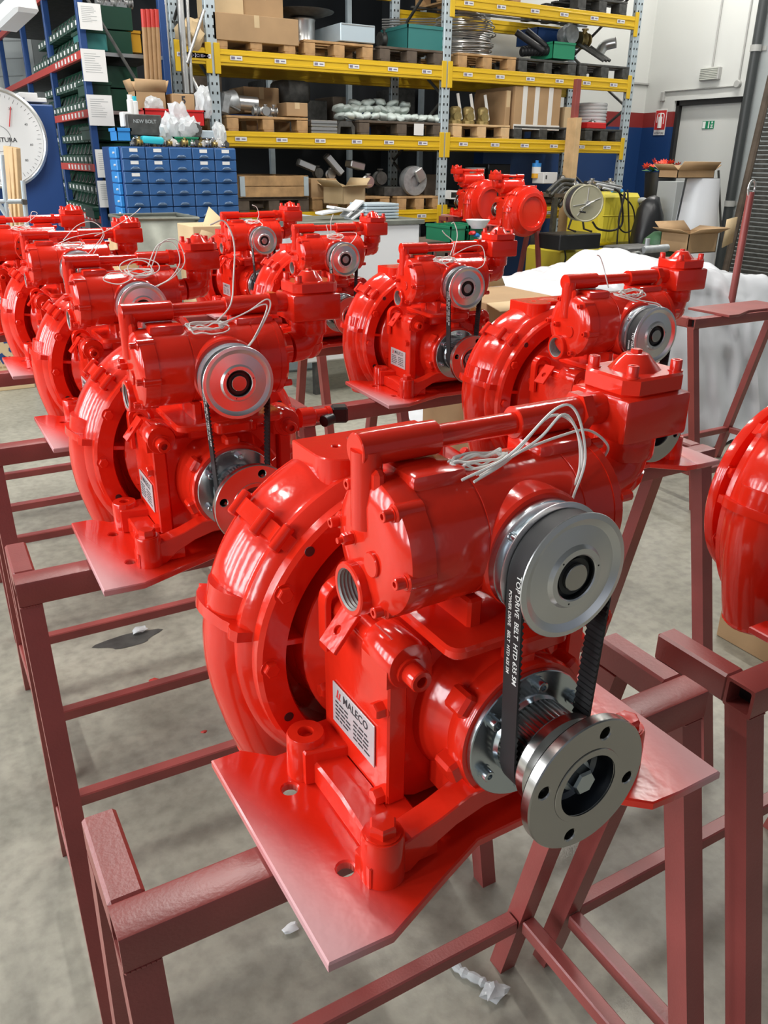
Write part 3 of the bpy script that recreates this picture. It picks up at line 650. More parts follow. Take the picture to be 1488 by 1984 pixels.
# exit sign stuck on the door
p = atx(1372, 242, XW + .095); es = thing('exit_sign', 'small green and white running man sign on the white door', 'sign', p)
MB().box((0, 0, 0), (.006, .19, .095), .001).build('board', M['signgreen'], es)
q = MB(); q.box((-.004, .065, 0), (.002, .045, .08)); q.box((-.004, -.012, 0), (.002, .016, .08)); q.box((-.004, -.062, -.018), (.002, .012, .05), rot=Matrix.Rotation(R(35), 3, 'X')); q.box((-.004, -.062, -.018), (.002, .012, .05), rot=Matrix.Rotation(R(-35), 3, 'X')); q.box((-.004, -.062, .028), (.002, .02, .022)); q.build('pictogram', M['signwhite'], es)
p = atx(1279, 232, XW - .004); es = thing('extinguisher_sign', 'red and white fire extinguisher sign on the wall left of the door', 'sign', (XW - .005, 8.92, 2.12))
MB().box((0, 0, 0), (.006, .20, .32), .001).build('board', M['signwhite'], es); MB().box((-.004, 0, .03), (.002, .185, .24)).build('red_field', M['signred'], es)
q = MB(); q.cyl((-.005, 0, -.07), (-.005, 0, .07), .032, 14).cyl((-.005, 0, .07), (-.005, 0, .12), .012, 10); q.tube(spline([(-.006, 0, .11), (-.006, -.055, .10), (-.006, -.06, -.02)], 5), .006, 6).tube(spline([(-.006, 0, .11), (-.006, .055, .10), (-.006, .06, .0)], 5), .006, 6); q.build('pictogram', M['signwhite'], es)
q = MB(); add_text(q, 'ESTINTORE', .032, frame((-.0045, 0, -.135), (0, -1, 0), (0, 0, 1)), .0004); q.build('print', M['ink'], es)
# emergency lamp, conduits, junction boxes, downpipe
M['greypvc'] = mat('grey conduit', (.42, .42, .40), .45); M['lampcover'] = mat('ribbed lamp cover', (.50, .52, .46), .4); M['duct'] = mat('dark grey downpipe', (.045, .05, .05), .45)
el = thing('emergency_lamp', 'flat grey emergency lamp above the door', 'lamp', (XW - .03, 8.16, 2.66))
MB().box((0, 0, 0), (.07, .30, .15), .01).build('housing', M['greypvc'], el)
q = MB(); [q.box((-.038, 0, -.06 + i * .02), (.006, .27, .012), .002) for i in range(7)]; q.build('ribbed_cover', M['lampcover'], el)
c1 = MB().cyl((XW - .015, 7.72, 2.50), (XW - .015, 8.90, 2.50), .011, 10).cyl((XW - .015, 8.16, 2.74), (XW - .015, 8.16, 6.1), .011, 10).cyl((XW - .015, 7.72, 2.5), (XW - .015, 7.72, 6.1), .011, 10)
tag(c1.build('wall_conduit', M['greypvc']), 'thin grey conduit running over the door and up the wall', 'conduit')
tag(MB().cyl((XW, 7.72, 2.52), (XW - .05, 7.72, 2.52), .045, 18, bev=.006).build('junction_box', M['greypvc']), 'round grey junction box at the near end of the conduit', 'junction box')
tag(MB().box((XW - .02, 8.92, 2.44), (.05, .06, .12), .008).build('junction_box', M['greypvc']), 'small white box where the conduit ends above the extinguisher sign', 'junction box')
dp = thing('downpipe', 'dark vertical downpipe between the door and the roller slats', 'pipe', (0, 0, 0))
MB().cyl((XW - .075, 7.5, 0), (XW - .075, 7.5, 6.19), .055, 20).build('pipe', M['duct'], dp); 
for z in (1.1, 2.85): MB().cyl((XW - .075, 7.5, z), (XW - .075, 7.5, z + .07), .065, 20).box((XW - .007, 7.5, z + .035), (.01, .2, .05)).build('clamp', M['greypvc'], dp)
tag(MB().b2((8.4, YB - .03, 2.60), (XW, YB - .005, 2.62)).build('wall_conduit', M['greypvc']), 'thin conduit along the back wall beside the racks', 'conduit')
# light fittings of the hall
for i, (x, y) in enumerate(LAMPS):
    lf = thing('ceiling_lamp', None, 'lamp', (x, y, 5.12), 0, 'long ceiling lamps'); lf['label'] = 'long white fluorescent ceiling lamp'
    MB().box((0, 0, .03), (.24, 2.0, .05), .008).build('housing', M['signwhite'], lf)
    MB().cyl((0, -.7, .05), (0, -.7, 1.08), .006, 6).cyl((0, .7, .05), (0, .7, 1.08), .006, 6).build('hanger', M['greypvc'], lf)

# ============================================================= background: racks and their load
rng = random.Random(11)
M['yellow'] = mat('yellow rack paint', (.70, .45, .015), .38)
M['galv'] = mat('galvanised upright', (.50, .58, .62), .42, .35, var=.08, vscale=14)
M['hole'] = mat('dark punched hole', (.012, .012, .012), .8)
M['wood'] = mat('raw pallet wood', (.42, .25, .11), .7, var=.28, vscale=9, bump=.1, bscale=40)
M['wood2'] = mat('pale planed wood', (.62, .42, .22), .6, var=.15, vscale=8)
M['oldwood'] = mat('old dark pallet wood', (.10, .075, .055), .8, var=.3, vscale=9)
M['card'] = mat('brown cardboard', (.40, .255, .13), .75, var=.08, vscale=5)
M['card2'] = mat('pale cardboard', (.60, .45, .26), .75, var=.06, vscale=5)
M['cardin'] = mat('cardboard inside', (.36, .24, .13), .8)
M['tape'] = mat('white tape', (.72, .71, .68), .5)
M['greenp'] = mat('dark green plastic', (.006, .045, .025), .4)
M['greenl'] = mat('green plastic crate', (.02, .24, .12), .4)
M['teal'] = mat('teal plastic crate', (.03, .18, .17), .45)
M['cast'] = mat('grey cast metal', (.40, .42, .43), .45, .6, var=.2, vscale=20)
M['castdk'] = mat('dark cast iron', (.09, .09, .085), .55, .5, var=.3, vscale=18)
M['sheet'] = mat('light blue grey sheet metal', (.52, .62, .68), .35, .3)
M['silver'] = mat('brushed silver', (.58, .58, .57), .3, .85)
M['brass'] = mat('dull brass', (.42, .32, .13), .4, .7, var=.2, vscale=25)
M['bluep'] = mat('blue shelf paint', (.014, .055, .19), .45)
M['bluel'] = mat('blue drawer paint', (.030, .105, .275), .42, var=.08, vscale=6)
M['stickerprint'] = mat('grey violet barcode print', (.20, .18, .26), .6)
M['cuph'] = mat('blue grey cup handle', (.12, .19, .30), .35, .3)
M['bluelt'] = mat('bright blue drawer paint', (.03, .24, .62), .42)
M['redp'] = mat('red shelf beam', (.50, .04, .03), .45)
M['paper'] = mat('white paper', (.74, .74, .72), .7)
M['plasticbag'] = mat('clear plastic bag', (.80, .84, .86), .2, trans=.35, alpha=.75, bump=.5, bscale=30)
M['sheetpl'] = mat('white plastic sheet', (.66, .68, .71), .28, bump=.25, bscale=9)
M['greybin'] = mat('galvanised tub', (.19, .20, .17), .5, .5, var=.2, vscale=10)
M['tank'] = mat('yellow tank plastic', (.66, .56, .05), .4)
M['dkgreen'] = mat('dark green painted steel', (.035, .11, .05), .5)
M['reel'] = mat('olive grey reel plate', (.40, .38, .27), .45, .3)
M['hose'] = mat('black hose', (.018, .018, .02), .45)
M['bag'] = mat('pale green wrapped fitting', (.60, .68, .64), .4, var=.25, vscale=30)
M['cyan'] = mat('cyan packet', (.03, .48, .58), .35)
M['redpl'] = mat('red plastic', (.60, .02, .02), .35)
M['orange'] = mat('yellow plastic container', (.75, .38, .02), .4)
M['greypl'] = mat('grey plastic', (.36, .38, .38), .5)
M['flower'] = mat('red orange petals', (.85, .06, .02), .5)
M['leafy'] = mat('green leaf', (.03, .15, .03), .5)
M['cone'] = mat('white conical sheet', (.60, .62, .65), .4)
M['bench'] = mat('white enamel', (.74, .76, .77), .4)
M['pole'] = mat('brown stained pole', (.34, .20, .09), .55, var=.15, vscale=5)

RY = 7.95
def slab(a, b, c, d, Y, dep):            # a box whose front face lies in the plane y = Y
    p, q = aty(a, d, Y), aty(c, b, Y); return (p.x, Y, p.z), (q.x, Y + dep, q.z)
def one(name, label, cat, mb, m, group=None, kind=None): return tag(mb.build(name, m), label, cat, group, kind)

# ---- pallet racks
UX = [2.77, 5.28, 7.90]
rack = thing('pallet_rack', 'yellow and galvanised pallet rack along the back wall', 'rack', (0, 0, 0))
def upright(x, y0):
    u = MB().b2((x - .048, y0, 0), (x + .048, y0 + .065, 3.6), .004)
    o = u.build('upright', M['galv'], rack)
    h = MB()
    for k in range(46):
        z = .12 + k * .075
        for dx in (-.022, .022): h.box((x + dx, y0 - .0005, z), (.014, .003, .022))
        h.box((x - .0485, y0 + .032, z), (.002, .014, .022))
    hh = h.build('punched_holes', M['hole'], o); hh['kind'] = 'stuff'
for x in UX:
    upright(x, RY); upright(x, RY + 1.05)
    for k in range(5):
        a, b = (RY + .03, RY + 1.08) if k % 2 else (RY + 1.08, RY + .03)
        MB().cyl((x, a, .35 + k * .62), (x, b, .97 + k * .62), .016, 8).build('brace', M['castdk'], rack)
LEV = [1.115, 1.835, 2.50, 3.14]
lblm = None
def beam(x0, x1, ztop, y, front=True):
    b = MB().b2((x0, y - .005, ztop - .13), (x1, y + .045, ztop), .003)
    b.b2((x0, y - .012, ztop - .105), (x1, y - .004, ztop - .085), .002).b2((x0, y - .012, ztop - .045), (x1, y - .004, ztop - .03), .002)
    o = b.build('beam', M['yellow'], rack)
    if front:
        for xx in (x0 - .012, x1 + .012): MB().b2((xx - .028, y - .014, ztop - .20), (xx + .028, y + .0, ztop + .045), .003).build('beam_bracket', M['yellow'], rack)
        n = 6
        for k in range(n):
            xc = x0 + (x1 - x0) * (k + .45) / n + rng.uniform(-.02, .02)
            s_ = MB().box((xc, y - .0145, ztop - .066), (.115, .002, .035)).build('label_sticker', M['paper'], o)
            q = MB(); q.box((xc - .03, y - .0158, ztop - .066), (.035, .001, .022)).box((xc + .025, y - .0158, ztop - .066), (.04, .001, .01)); 
            s_.data.materials.append(M['stickerprint']); k0 = len(s_.data.polygons)
            me = s_.data; b2 = bmesh.new(); b2.from_mesh(me); m2 = q.mesh('tmp', M['stickerprint']); b2.from_mesh(m2); b2.to_mesh(me); b2.free(); bpy.data.meshes.remove(m2)
            for pidx in range(k0, len(me.polygons)): me.polygons[pidx].material_index = 1
for bay, (x0, x1) in enumerate(((UX[0] + .05, UX[1] - .05), (UX[1] + .05, UX[2] - .05))):
    for li, z in enumerate(LEV):
        if li == 3 and bay == 0: z = 3.34
        beam(x0, x1, z, RY + .0); beam(x0, x1, z, RY + 1.08, False)
        MB().b2((x0, RY + .2, z - .02), (x1, RY + .23, z - .002)).b2((x0, RY + .8, z - .02), (x1, RY + .83, z - .002)).build('shelf_bar', M['castdk'], rack)

# ---- pallets, each with its blocks and boards
_pm = {}
def pallet(x0, x1, z, label, m='wood', y=RY + .0, d=1.02, h=.135):
    t = thing('pallet', label, 'pallet', (x0, y, z), 0, 'pallets in the racks'); w_ = x1 - x0; k = (round(w_, 2), m, h)
    if k not in _pm:
        bl = MB().box((0, 0, 0), (.115, .14, h - .045), .003).mesh('block', M[m]); fb = MB().box((0, 0, 0), (w_, .10, .021), .002).mesh('top_board', M[m])
        cb = MB().box((0, 0, 0), (.10, d, .018), .002).mesh('bottom_board', M[m]); _pm[k] = (bl, fb, cb)
    bl, fb, cb = _pm[k]
    for xx in (.06, w_ / 2, w_ - .06):
        for yy in (.08, d / 2, d - .08): inst('block', bl, t, (xx, yy, .019 + (h - .045) / 2))
        inst('bottom_board', cb, t, (xx, d / 2, .01))
    for j in range(6): inst('top_board', fb, t, (w_ / 2, .06 + j * (d - .12) / 5, h - .012))
    return z + h
def xz(px, Y=RY): return aty(px, 200, Y).x
def X(px, py, Y=RY): return aty(px, py, Y).x
beam(2.46, 2.715, LEV[2], RY)
L1, L2, L3, L0 = LEV[2], LEV[1], LEV[0], LEV[3]
zA1 = pallet(X(418, 90), X(574, 100), L1, 'pale pallet under the cartons at the left end of the upper shelf')
pallet(X(590, 100), X(724, 110), L1, 'brown pallet under the blue grey metal case', 'wood')
pallet(X(737, 110), X(860, 115), L1, 'dark old pallet under the teal crate', 'oldwood')
pallet(X(888, 120), X(1001, 125), L1, 'pallet under the wire coils', 'wood')
pallet(X(1006, 125), X(1118, 130), L1, 'black pallet under the green crate', 'castdk')
pallet(X(1124, 130), X(1222, 140), L1, 'black pallet at the right end of the upper shelf', 'castdk')
pallet(X(440, 240), X(598, 250), L2, 'pallet under the grey cast motor on the middle shelf', 'wood')
pallet(X(697, 250), X(858, 260), L2, 'dark pallet under the wrapped fittings', 'oldwood')
pallet(X(878, 262), X(988, 264), L2, 'pale pallet under the three brass valves', 'wood2')
pallet(X(996, 262), X(1108, 268), L2, 'black pallet under the strapped brown cartons', 'castdk')
pallet(X(1134, 265), X(1207, 268), L2, 'black pallet under the white coil on the middle shelf', 'castdk')
pallet(X(462, 400), X(600, 400), L3, 'pallet under the wooden crate on the lowest shelf', 'oldwood')
pallet(X(606, 400), X(756, 400), L3, 'pallet behind the open carton on the lowest shelf', 'wood')
pallet(X(770, 400), X(856, 400), L3, 'brown pallet under the grey flanged wheel', 'wood')
pallet(X(895, 400), X(1010, 400), L3, 'black pallet behind the far red pumps', 'castdk')
pallet(X(1030, 400), X(1180, 400), L3, 'dark pallet at the lower right of the racks', 'oldwood')
pallet(X(1120, 20), X(1215, 30), L0, 'black pallet at the top right of the racks', 'castdk')
pallet(X(905, 5), X(1010, 10), L0, 'pallet at the top of the right bay', 'wood')

# ---- dim things stored in the dark behind the racks
for i, x in enumerate((3.2, 4.3, 5.4, 6.5)):
    one('store_post', ('grey post in the dark store, leftmost', 'grey post in the dark store, second from the left', 'grey post in the dark store, third from the left', 'grey post in the dark store, rightmost')[i], 'post', MB().b2((x, 10.4, 0), (x + .06, 10.46, 3.85)), M['galv'])
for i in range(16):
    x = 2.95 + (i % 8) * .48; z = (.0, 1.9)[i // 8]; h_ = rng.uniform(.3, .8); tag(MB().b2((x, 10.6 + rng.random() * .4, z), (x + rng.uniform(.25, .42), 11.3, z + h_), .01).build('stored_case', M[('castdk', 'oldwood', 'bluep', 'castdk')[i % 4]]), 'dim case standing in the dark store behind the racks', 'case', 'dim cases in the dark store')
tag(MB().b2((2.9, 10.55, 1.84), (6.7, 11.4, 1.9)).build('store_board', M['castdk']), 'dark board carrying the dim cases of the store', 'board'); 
# ---- cartons
def carton(lo, hi, label, m='card', open_=0., tape=True, group=None, rz=0., name='carton'):
    w_, d, h = [hi[i] - lo[i] for i in range(3)]
    t = thing(name, label, 'box', ((lo[0] + hi[0]) / 2, (lo[1] + hi[1]) / 2, lo[2]), rz, group)
    if open_ > 0:
        b = MB(); th = .006
        b.b2((-w_ / 2, -d / 2, 0), (w_ / 2, d / 2, th)).b2((-w_ / 2, -d / 2, 0), (w_ / 2, -d / 2 + th, h)).b2((-w_ / 2, d / 2 - th, 0), (w_ / 2, d / 2, h)).b2((-w_ / 2, -d / 2, 0), (-w_ / 2 + th, d / 2, h)).b2((w_ / 2 - th, -d / 2, 0), (w_ / 2, d / 2, h))
        b.build('body', M[m], t)
        fl = open_; fln = min(d * .4, w_ * .35, .12)
        for (cx, cy, ax, sg, ln, wd) in ((0, -d / 2, 'X', -1, fln, w_), (0, d / 2, 'X', 1, fln, w_), (-w_ / 2, 0, 'Y', -1, fln, d), (w_ / 2, 0, 'Y', 1, fln, d)):
            a = R(35 + 50 * rng.random()) * fl
            if ax == 'X':
                q = MB().add([(-wd / 2, cy, h), (wd / 2, cy, h), (wd / 2, cy + sg * ln * math.sin(a), h + ln * math.cos(a)), (-wd / 2, cy + sg * ln * math.sin(a), h + ln * math.cos(a))], [(0, 1, 2, 3)])
            else:
                q = MB().add([(cx, -wd / 2, h), (cx, wd / 2, h), (cx + sg * ln * math.sin(a), wd / 2, h + ln * math.cos(a)), (cx + sg * ln * math.sin(a), -wd / 2, h + ln * math.cos(a))], [(0, 1, 2, 3)])
            o = q.build('flap', M[m], t); sm_ = o.modifiers.new('s', 'SOLIDIFY'); sm_.thickness = .005
    else:
        MB().b2((-w_ / 2, -d / 2, 0), (w_ / 2, d / 2, h), .004).build('body', M[m], t)
        if tape: MB().b2((-.025, -d / 2 - .001, h * .55), (.025, -d / 2 + .002, h + .001)).b2((-.025, -d / 2, h - .001), (.025, d / 2, h + .0012)).build('tape', M['card2'], t)
    return t
zp = .135
carton(*slab(415, 38, 578, 76, RY, .8), 'wide low brown carton on the left pallet of the upper shelf')
lo, hi = slab(418, -20, 470, 38, RY + .15, .5); carton(lo, hi, 'tall pale carton standing in the low open carton, left one', 'card2')
lo, hi = slab(473, -30, 547, 38, RY + .18, .5); carton(lo, hi, 'brown carton with small print in the low open carton, right one', 'card')
p = aty(597, 76, RY + .3); dr_ = thing('steel_drum', 'shiny steel drum body with a wide dark dish on top', 'drum', (p.x + .02, RY + .46, L1 + zp))
MB().lathe([(0, 0), (.12, 0), (.125, .01), (.118, .03), (.118, .20), (.125, .22), (.12, .23), (0, .23)], (0, 0, 0), 'z', 32).build('body', M['silver'], dr_); MB().lathe([(0, .235), (.20, .25), (.30, .28), (.31, .29), (.20, .27), (0, .25)], (0, 0, 0), 'z', 40).build('dish', M['castdk'], dr_)
lo, hi = slab(660, 50, 727, 79, RY + .02, .6); t = thing('metal_case', 'light blue grey sheet metal case on the upper shelf', 'case', lo)
MB().b2((0, 0, 0), (hi[0] - lo[0], .6, hi[2] - lo[2]), .006).build('shell', M['sheet'], t); MB().b2((.01, -.004, hi[2] - lo[2] - .014), (hi[0] - lo[0] - .01, 0, hi[2] - lo[2] - .006)).build('rim', M['silver'], t)
lo, hi = slab(655, 55, 700, 78, RY + .35, .5); one('metal_board', 'grey slanted metal panel behind the metal case', 'panel', MB().b2(lo, hi, .004), M['sheet'])  # plain panel of sheet metal
def crate(a, b, c, d, Y, dep, label, m, rim=.012, name='plastic_crate', cat='crate', ribs=True):
    lo, hi = slab(a, b, c, d, Y, dep); w_ = hi[0] - lo[0]; h = hi[2] - lo[2]; t = thing(name, label, cat, lo); th = .006; q = MB()
    q.b2((.01, .01, 0), (w_ - .01, dep - .01, th)).b2((.008, .008, 0), (w_ - .008, .008 + th, h)).b2((.008, dep - .014, 0), (w_ - .008, dep - .008, h)).b2((.008, .008, 0), (.014, dep - .008, h)).b2((w_ - .014, .008, 0), (w_ - .008, dep - .008, h)); q.build('body', M[m], t)
    q = MB().b2((0, 0, h - rim), (w_, .012, h)).b2((0, dep - .012, h - rim), (w_, dep, h)).b2((0, 0, h - rim), (.012, dep, h)).b2((w_ - .012, 0, h - rim), (w_, dep, h)); q.build('rim', M[m], t)
    return t, lo, hi
crate(789, 53, 864, 95, RY + .02, .55, 'teal plastic crate on the dark pallet of the upper shelf', 'teal', .03)
crate(1070, 84, 1118, 112, RY + .05, .4, 'green plastic crate on the black pallet of the upper shelf', 'greenl', .02)
crate(1040, 62, 1135, 84, RY + .5, .4, 'dark blue box behind the green crate', 'bluep')
# wire coils
ct = thing('wire_coil', 'loose stack of shiny wire coils on the pallet in the right bay', 'wire coil', ((X(890, 100) + X(995, 100)) / 2, RY + .50, L1 + zp))
for k in range(22):
    r_ = .36 - .02 * (k > 14) * (k - 14) + rng.uniform(-.03, .02); z = .012 + k * .019; dx, dy = rng.uniform(-.03, .03), rng.uniform(-.03, .03); ti = rng.uniform(-.02, .02)
    MB().tube([(dx + r_ * math.cos(a), dy + r_ * math.sin(a), z + ti * math.cos(a)) for a in [2 * PI * i / 28 for i in range(28)]], .006, 5, closed=True).build('wire_ring', M['silver'], ct)
MB().cyl((-.09, 0, 0), (-.09, 0, .2), .10, 20).build('drum', M['cast'], ct)
# pipes and castings on the upper shelf
for i, (a, b, r_, lb) in enumerate((((1000, 62), (1052, 98), .035, 'dark rubber pipe sloping on the black pallet, left one'), ((1020, 58), (1066, 96), .03, 'dark rubber pipe sloping on the black pallet, right one'), ((1010, 100), (1062, 98), .04, 'black corrugated pipe lying before the sloping pipes'))):
    p, q = aty(*a, RY + .3), aty(*b, RY + .15); mb = MB().cyl(p, q, r_, 14)
    if i == 2:
        for k in range(9): c_ = p.lerp(q, (k + .5) / 9); mb.cyl(c_ - Vector((.012, 0, 0)), c_ + Vector((.012, 0, 0)), r_ * 1.25, 14)
    one('pipe', lb, 'pipe', mb, M['hose'])
def casting(px, py, Y, r, label, m='cast', ax='x', name='pump_casting', cat='casting', base=None):
    p = aty(px, py, Y); z = p.z if base is None else base + r
    t = thing(name, label, cat, (p.x, Y, z)); q = MB()
    q.lathe([(0, -r * .7), (r * .8, -r * .7), (r * .8, -r * .55), (r * .55, -r * .5), (r * .7, -r * .1), (r * .95, 0), (r * .7, r * .2), (r * .5, r * .5), (r * .75, r * .55), (r * .75, r * .7), (0, r * .7)], (0, 0, 0), ax, 24)
    q.build('body', M[m], t)
    q = MB(); q.cyl((0, 0, 0), (0, -r * .2, r * 1.1), r * .25, 14).lathe([(0, r), (r * .4, r), (r * .4, r * 1.15), (0, r * 1.15)], (0, -r * .2, 0), 'z', 16); q.build('neck', M[m], t)
    return t
casting(1100, 68, RY + .35, .12, 'pale grey casting behind the green crate', 'cast', 'y'); casting(1130, 78, RY + .4, .10, 'brownish casting right of the green crate', 'brass', 'x')
casting(745, 78, RY + .5, .09, 'grey lump of casting left of the teal crate', 'castdk', 'x')
p = aty(1176, 84, RY + .5); one('pipe_bend', 'shiny wide pipe bend at the right of the upper shelf', 'pipe', MB().tube(spline([(p.x - .12, p.y, p.z - .12), (p.x - .05, p.y - .02, p.z - .03), (p.x + .03, p.y - .12, p.z)], 6), .06, 18, caps=False), M['silver'])
for i in range(3):
    a = aty(1120 + i * 12, 85 + i * 3, RY + .35); b = aty(1170 + i * 6, 118, RY + .1); one('steel_bar', ('dark bar leaning over the right pallet, upper one', 'dark bar leaning over the right pallet, middle one', 'dark bar leaning over the right pallet, lower one')[i], 'bar', MB().cyl(a, b, .018, 8), M['castdk'])
# rods bundle behind the teal crate
for i in range(6):
    a, b = aty(740, 38 + i * 5, RY + .9), aty(862, 36 + i * 5, RY + .7); one('steel_rod', 'long thin steel rod lying in the bundle behind the teal crate', 'rod', MB().cyl(a, b, .009, 6), M['silver'], 'rods behind the teal crate')

# middle shelf, left bay
cm = thing('cast_motor', 'grey cast motor housing at the left of the middle shelf', 'motor', (X(462, 230, RY + .2), RY + .22, L2 + zp))
q = MB().cyl((-.16, 0, .10), (.0, 0, .13), .10, 24, bev=.01).box((-.14, 0, .10), (.10, .2, .19), .02, Matrix.Rotation(R(14), 3, 'Y')); q.build('housing', M['cast'], cm)
MB().cyl((.0, 0, .12), (.20, -.02, .11), .062, 22, bev=.005).build('barrel', M['silver'], cm)
MB().cyl((-.10, -.10, .08), (-.02, -.13, .04), .014, 8).build('lever', M['castdk'], cm)
for i, (px, lb) in enumerate(((497, 'small grey casting right of the cast motor'), (514, 'small silver fitting before the grey carton'), (530, 'flat silver bracket beside the small carton'))):
    casting(px, 224, RY + .15, .05, lb, 'silver' if i else 'cast', 'xyx'[i], 'fitting', 'fitting', L2 + zp)
carton(*slab(556, 200, 596, 225, RY + .05, .25), 'small brown carton on the pallet of the middle shelf, left bay', 'card')
t = carton(*slab(474, 171, 540, 218, RY + .45, .4), 'pale edged brown carton behind the cast motor', 'card')
one('grey_tank', 'dull grey rounded tank at the back of the middle shelf', 'tank', MB().box(aty(562, 180, RY + .7), (.36, .3, .22), .06, seg=3), M['castdk'])
for i, z in enumerate((0, .062)):
    lo, hi = slab(604, 245, 654, 258, RY + .02, .5); t = thing('silver_case', ('flat silver case, lower of two on the beam', 'flat silver case, upper of two on the beam')[i], 'case', (lo[0], lo[1], L2 + z))
    MB().b2((0, 0, 0), (hi[0] - lo[0], .5, .058), .006).build('shell', M['silver'], t); MB().b2((-.004, -.004, .024), (hi[0] - lo[0] + .004, .02, .032)).build('seam', M['castdk'], t)
one('saddle_casting', 'dark hollow arch shaped casting between the silver cases and the fittings', 'casting', MB().prism([(-.10, 0), (-.10, .07), (-.06, .12), (.06, .12), (.10, .07), (.10, 0), (.07, 0), (.06, .07), (-.06, .07), (-.07, 0)], 0, .25, 'y', o=(X(675, 255), RY + .05, L2)), M['castdk'])
# wrapped fittings, one by one
bm_ = []
for k in range(3):
    q = MB(); b = bmesh.new(); bmesh.ops.create_icosphere(b, subdivisions=2, radius=1)
    for v in b.verts:
        n_ = mnoise.noise(v.co * 2.2 + Vector((k * 7, 0, 0))) * .35; v.co = Vector((v.co.x * (1 + n_), v.co.y * (1 + n_), v.co.z * (.75 + n_)))
    q.bm(b); bm_.append(q.mesh('wrapped_fitting', M['bag'], 60))
x0, x1 = X(672, 240), X(862, 240); tops = L2 + zp
def wrapped(x, y, z, s, k, lab):
    o = inst('wrapped_fitting', bm_[k % 3], None, (x, y, z), (rng.uniform(-.4, .4), rng.uniform(-.4, .4), rng.uniform(0, 3))); o.scale = (s * 1.25, s, s * .8)
    tag(o, lab, 'fitting', 'bag wrapped fittings on the dark pallet')
for r_ in range(2):
    for i in range(12): wrapped(x0 + .08 + (x1 - x0 - .12) * i / 11, RY + .10 + r_ * .2, tops + .04, .058, i, 'pale green wrapped fitting, bottom row on dark pallet')
for i in range(10): wrapped(x0 + .06 + (x1 - x0 - .4) * i / 9, RY + .30, tops + .115, .06, i, 'pale green wrapped fitting, middle row on dark pallet')
for i in range(5): wrapped(x0 + .30 + .15 * i, RY + .40, tops + .19 - abs(i - 2) * .01, .065, i, 'wrapped fitting on top of the heap')
lo, hi = slab(802, 240, 821, 262, RY - .016, .002); one('paper_tag', 'white paper tag hanging from the pallet of wrapped fittings', 'tag', MB().b2(lo, hi), M['paper'])
# middle shelf, right bay: three brass valves with levers
def valve(px, label):
    x = X(px, 240); t = thing('brass_valve', label, 'valve', (x, RY + .12, L2 + zp))
    MB().lathe([(0, 0), (.075, 0), (.075, .03), (.055, .045), (.05, .08), (.062, .12), (.062, .15), (.04, .17), (0, .17)], (0, 0, 0), 'z', 10).lathe([(0, -.02), (.05, -.02), (.05, .04), (0, .04)], (0, -.04, .07), 'y', 14).build('body', M['brass'], t)
    MB().box((.055, 0, .17), (.035, .012, .26), .003, Matrix.Rotation(R(-14), 3, 'Y')).build('lever', M['paper'], t)
for px, lb in ((893, 'brass valve with a raised white lever, left of three'), (918, 'brass valve with a raised white lever, middle of three'), (946, 'brass valve with a raised white lever, right of three')): valve(px, lb)
lo, hi = slab(994, 172, 1089, 250, RY + .02, .75); t = carton(lo, hi, 'large brown carton strapped with white tape on the middle shelf', 'card', tape=False)
w_ = hi[0] - lo[0]; h = hi[2] - lo[2]
for f in (.10, .36, .66): MB().b2((-w_ / 2 + w_ * f + .04, -.381, 0), (-w_ / 2 + w_ * f + .10, -.372, h + .004), .001).build('tape_strip', M['tape'], t)
MB().b2((-w_ / 2, -.382, 0), (w_ / 2, -.373, .05)).build('tape_strip', M['tape'], t)
carton(*slab(977, 176, 991, 246, RY + .05, .6), 'narrow brown carton left of the strapped carton', 'card'); carton(*slab(1092, 208, 1112, 248, RY + .05, .4), 'small tan carton right of the strapped carton', 'card2', tape=False)
p = aty(1152, 208, RY + .3); t = thing('white_coil', 'white cable coil on the right of the middle shelf', 'coil', (p.x, RY + .35, L2 + zp + .06))
for k in range(6): MB().tube([(.17 * math.cos(a), .17 * math.sin(a), .02 + k * .038) for a in [2 * PI * i / 22 for i in range(22)]], .02, 8, closed=True).build('turn', M['bench'], t)
casting(1148, 232, RY + .1, .05, 'small metal fittings under the white coil', 'silver', 'x', 'fitting', 'fitting', L2 + zp); one('red_tool_case', 'red tool case on the black pallet at the right', 'case', MB().b2(*slab(1138, 238, 1176, 249, RY + .05, .3), .01), M['redpl'])
wb = slab(1106, 228, 1128, 352, RY - .25, .16); lo, hi = wb; one('wooden_post', 'upright raw wooden beam leaning against the rack beam', 'beam', MB().b2((lo[0], lo[1], .0), hi, .003), M['wood2'])
lo, hi = slab(1112, 160, 1127, 228, RY - .2, .06); one('maroon_bar', 'maroon painted bar above the wooden beam', 'bar', MB().b2(lo, (hi[0], hi[1], 2.45), .002), M['maroon'])
lo, hi = slab(905, 175, 925, 215, RY + .7, .2); one('steel_pipe_stub', 'grey pipe stub standing behind the brass valves', 'pipe', MB().cyl(((lo[0] + hi[0]) / 2 + .25, lo[1], L2 + .02), ((lo[0] + hi[0]) / 2 + .25, lo[1], L2 + .45), .05, 16), M['cast'])
# top of the right bay
one('dark_case', 'dark case at the very top right of the racks', 'case', MB().b2(*slab(1140, -40, 1215, -8, RY + .05, .5), .01), M['castdk']); 
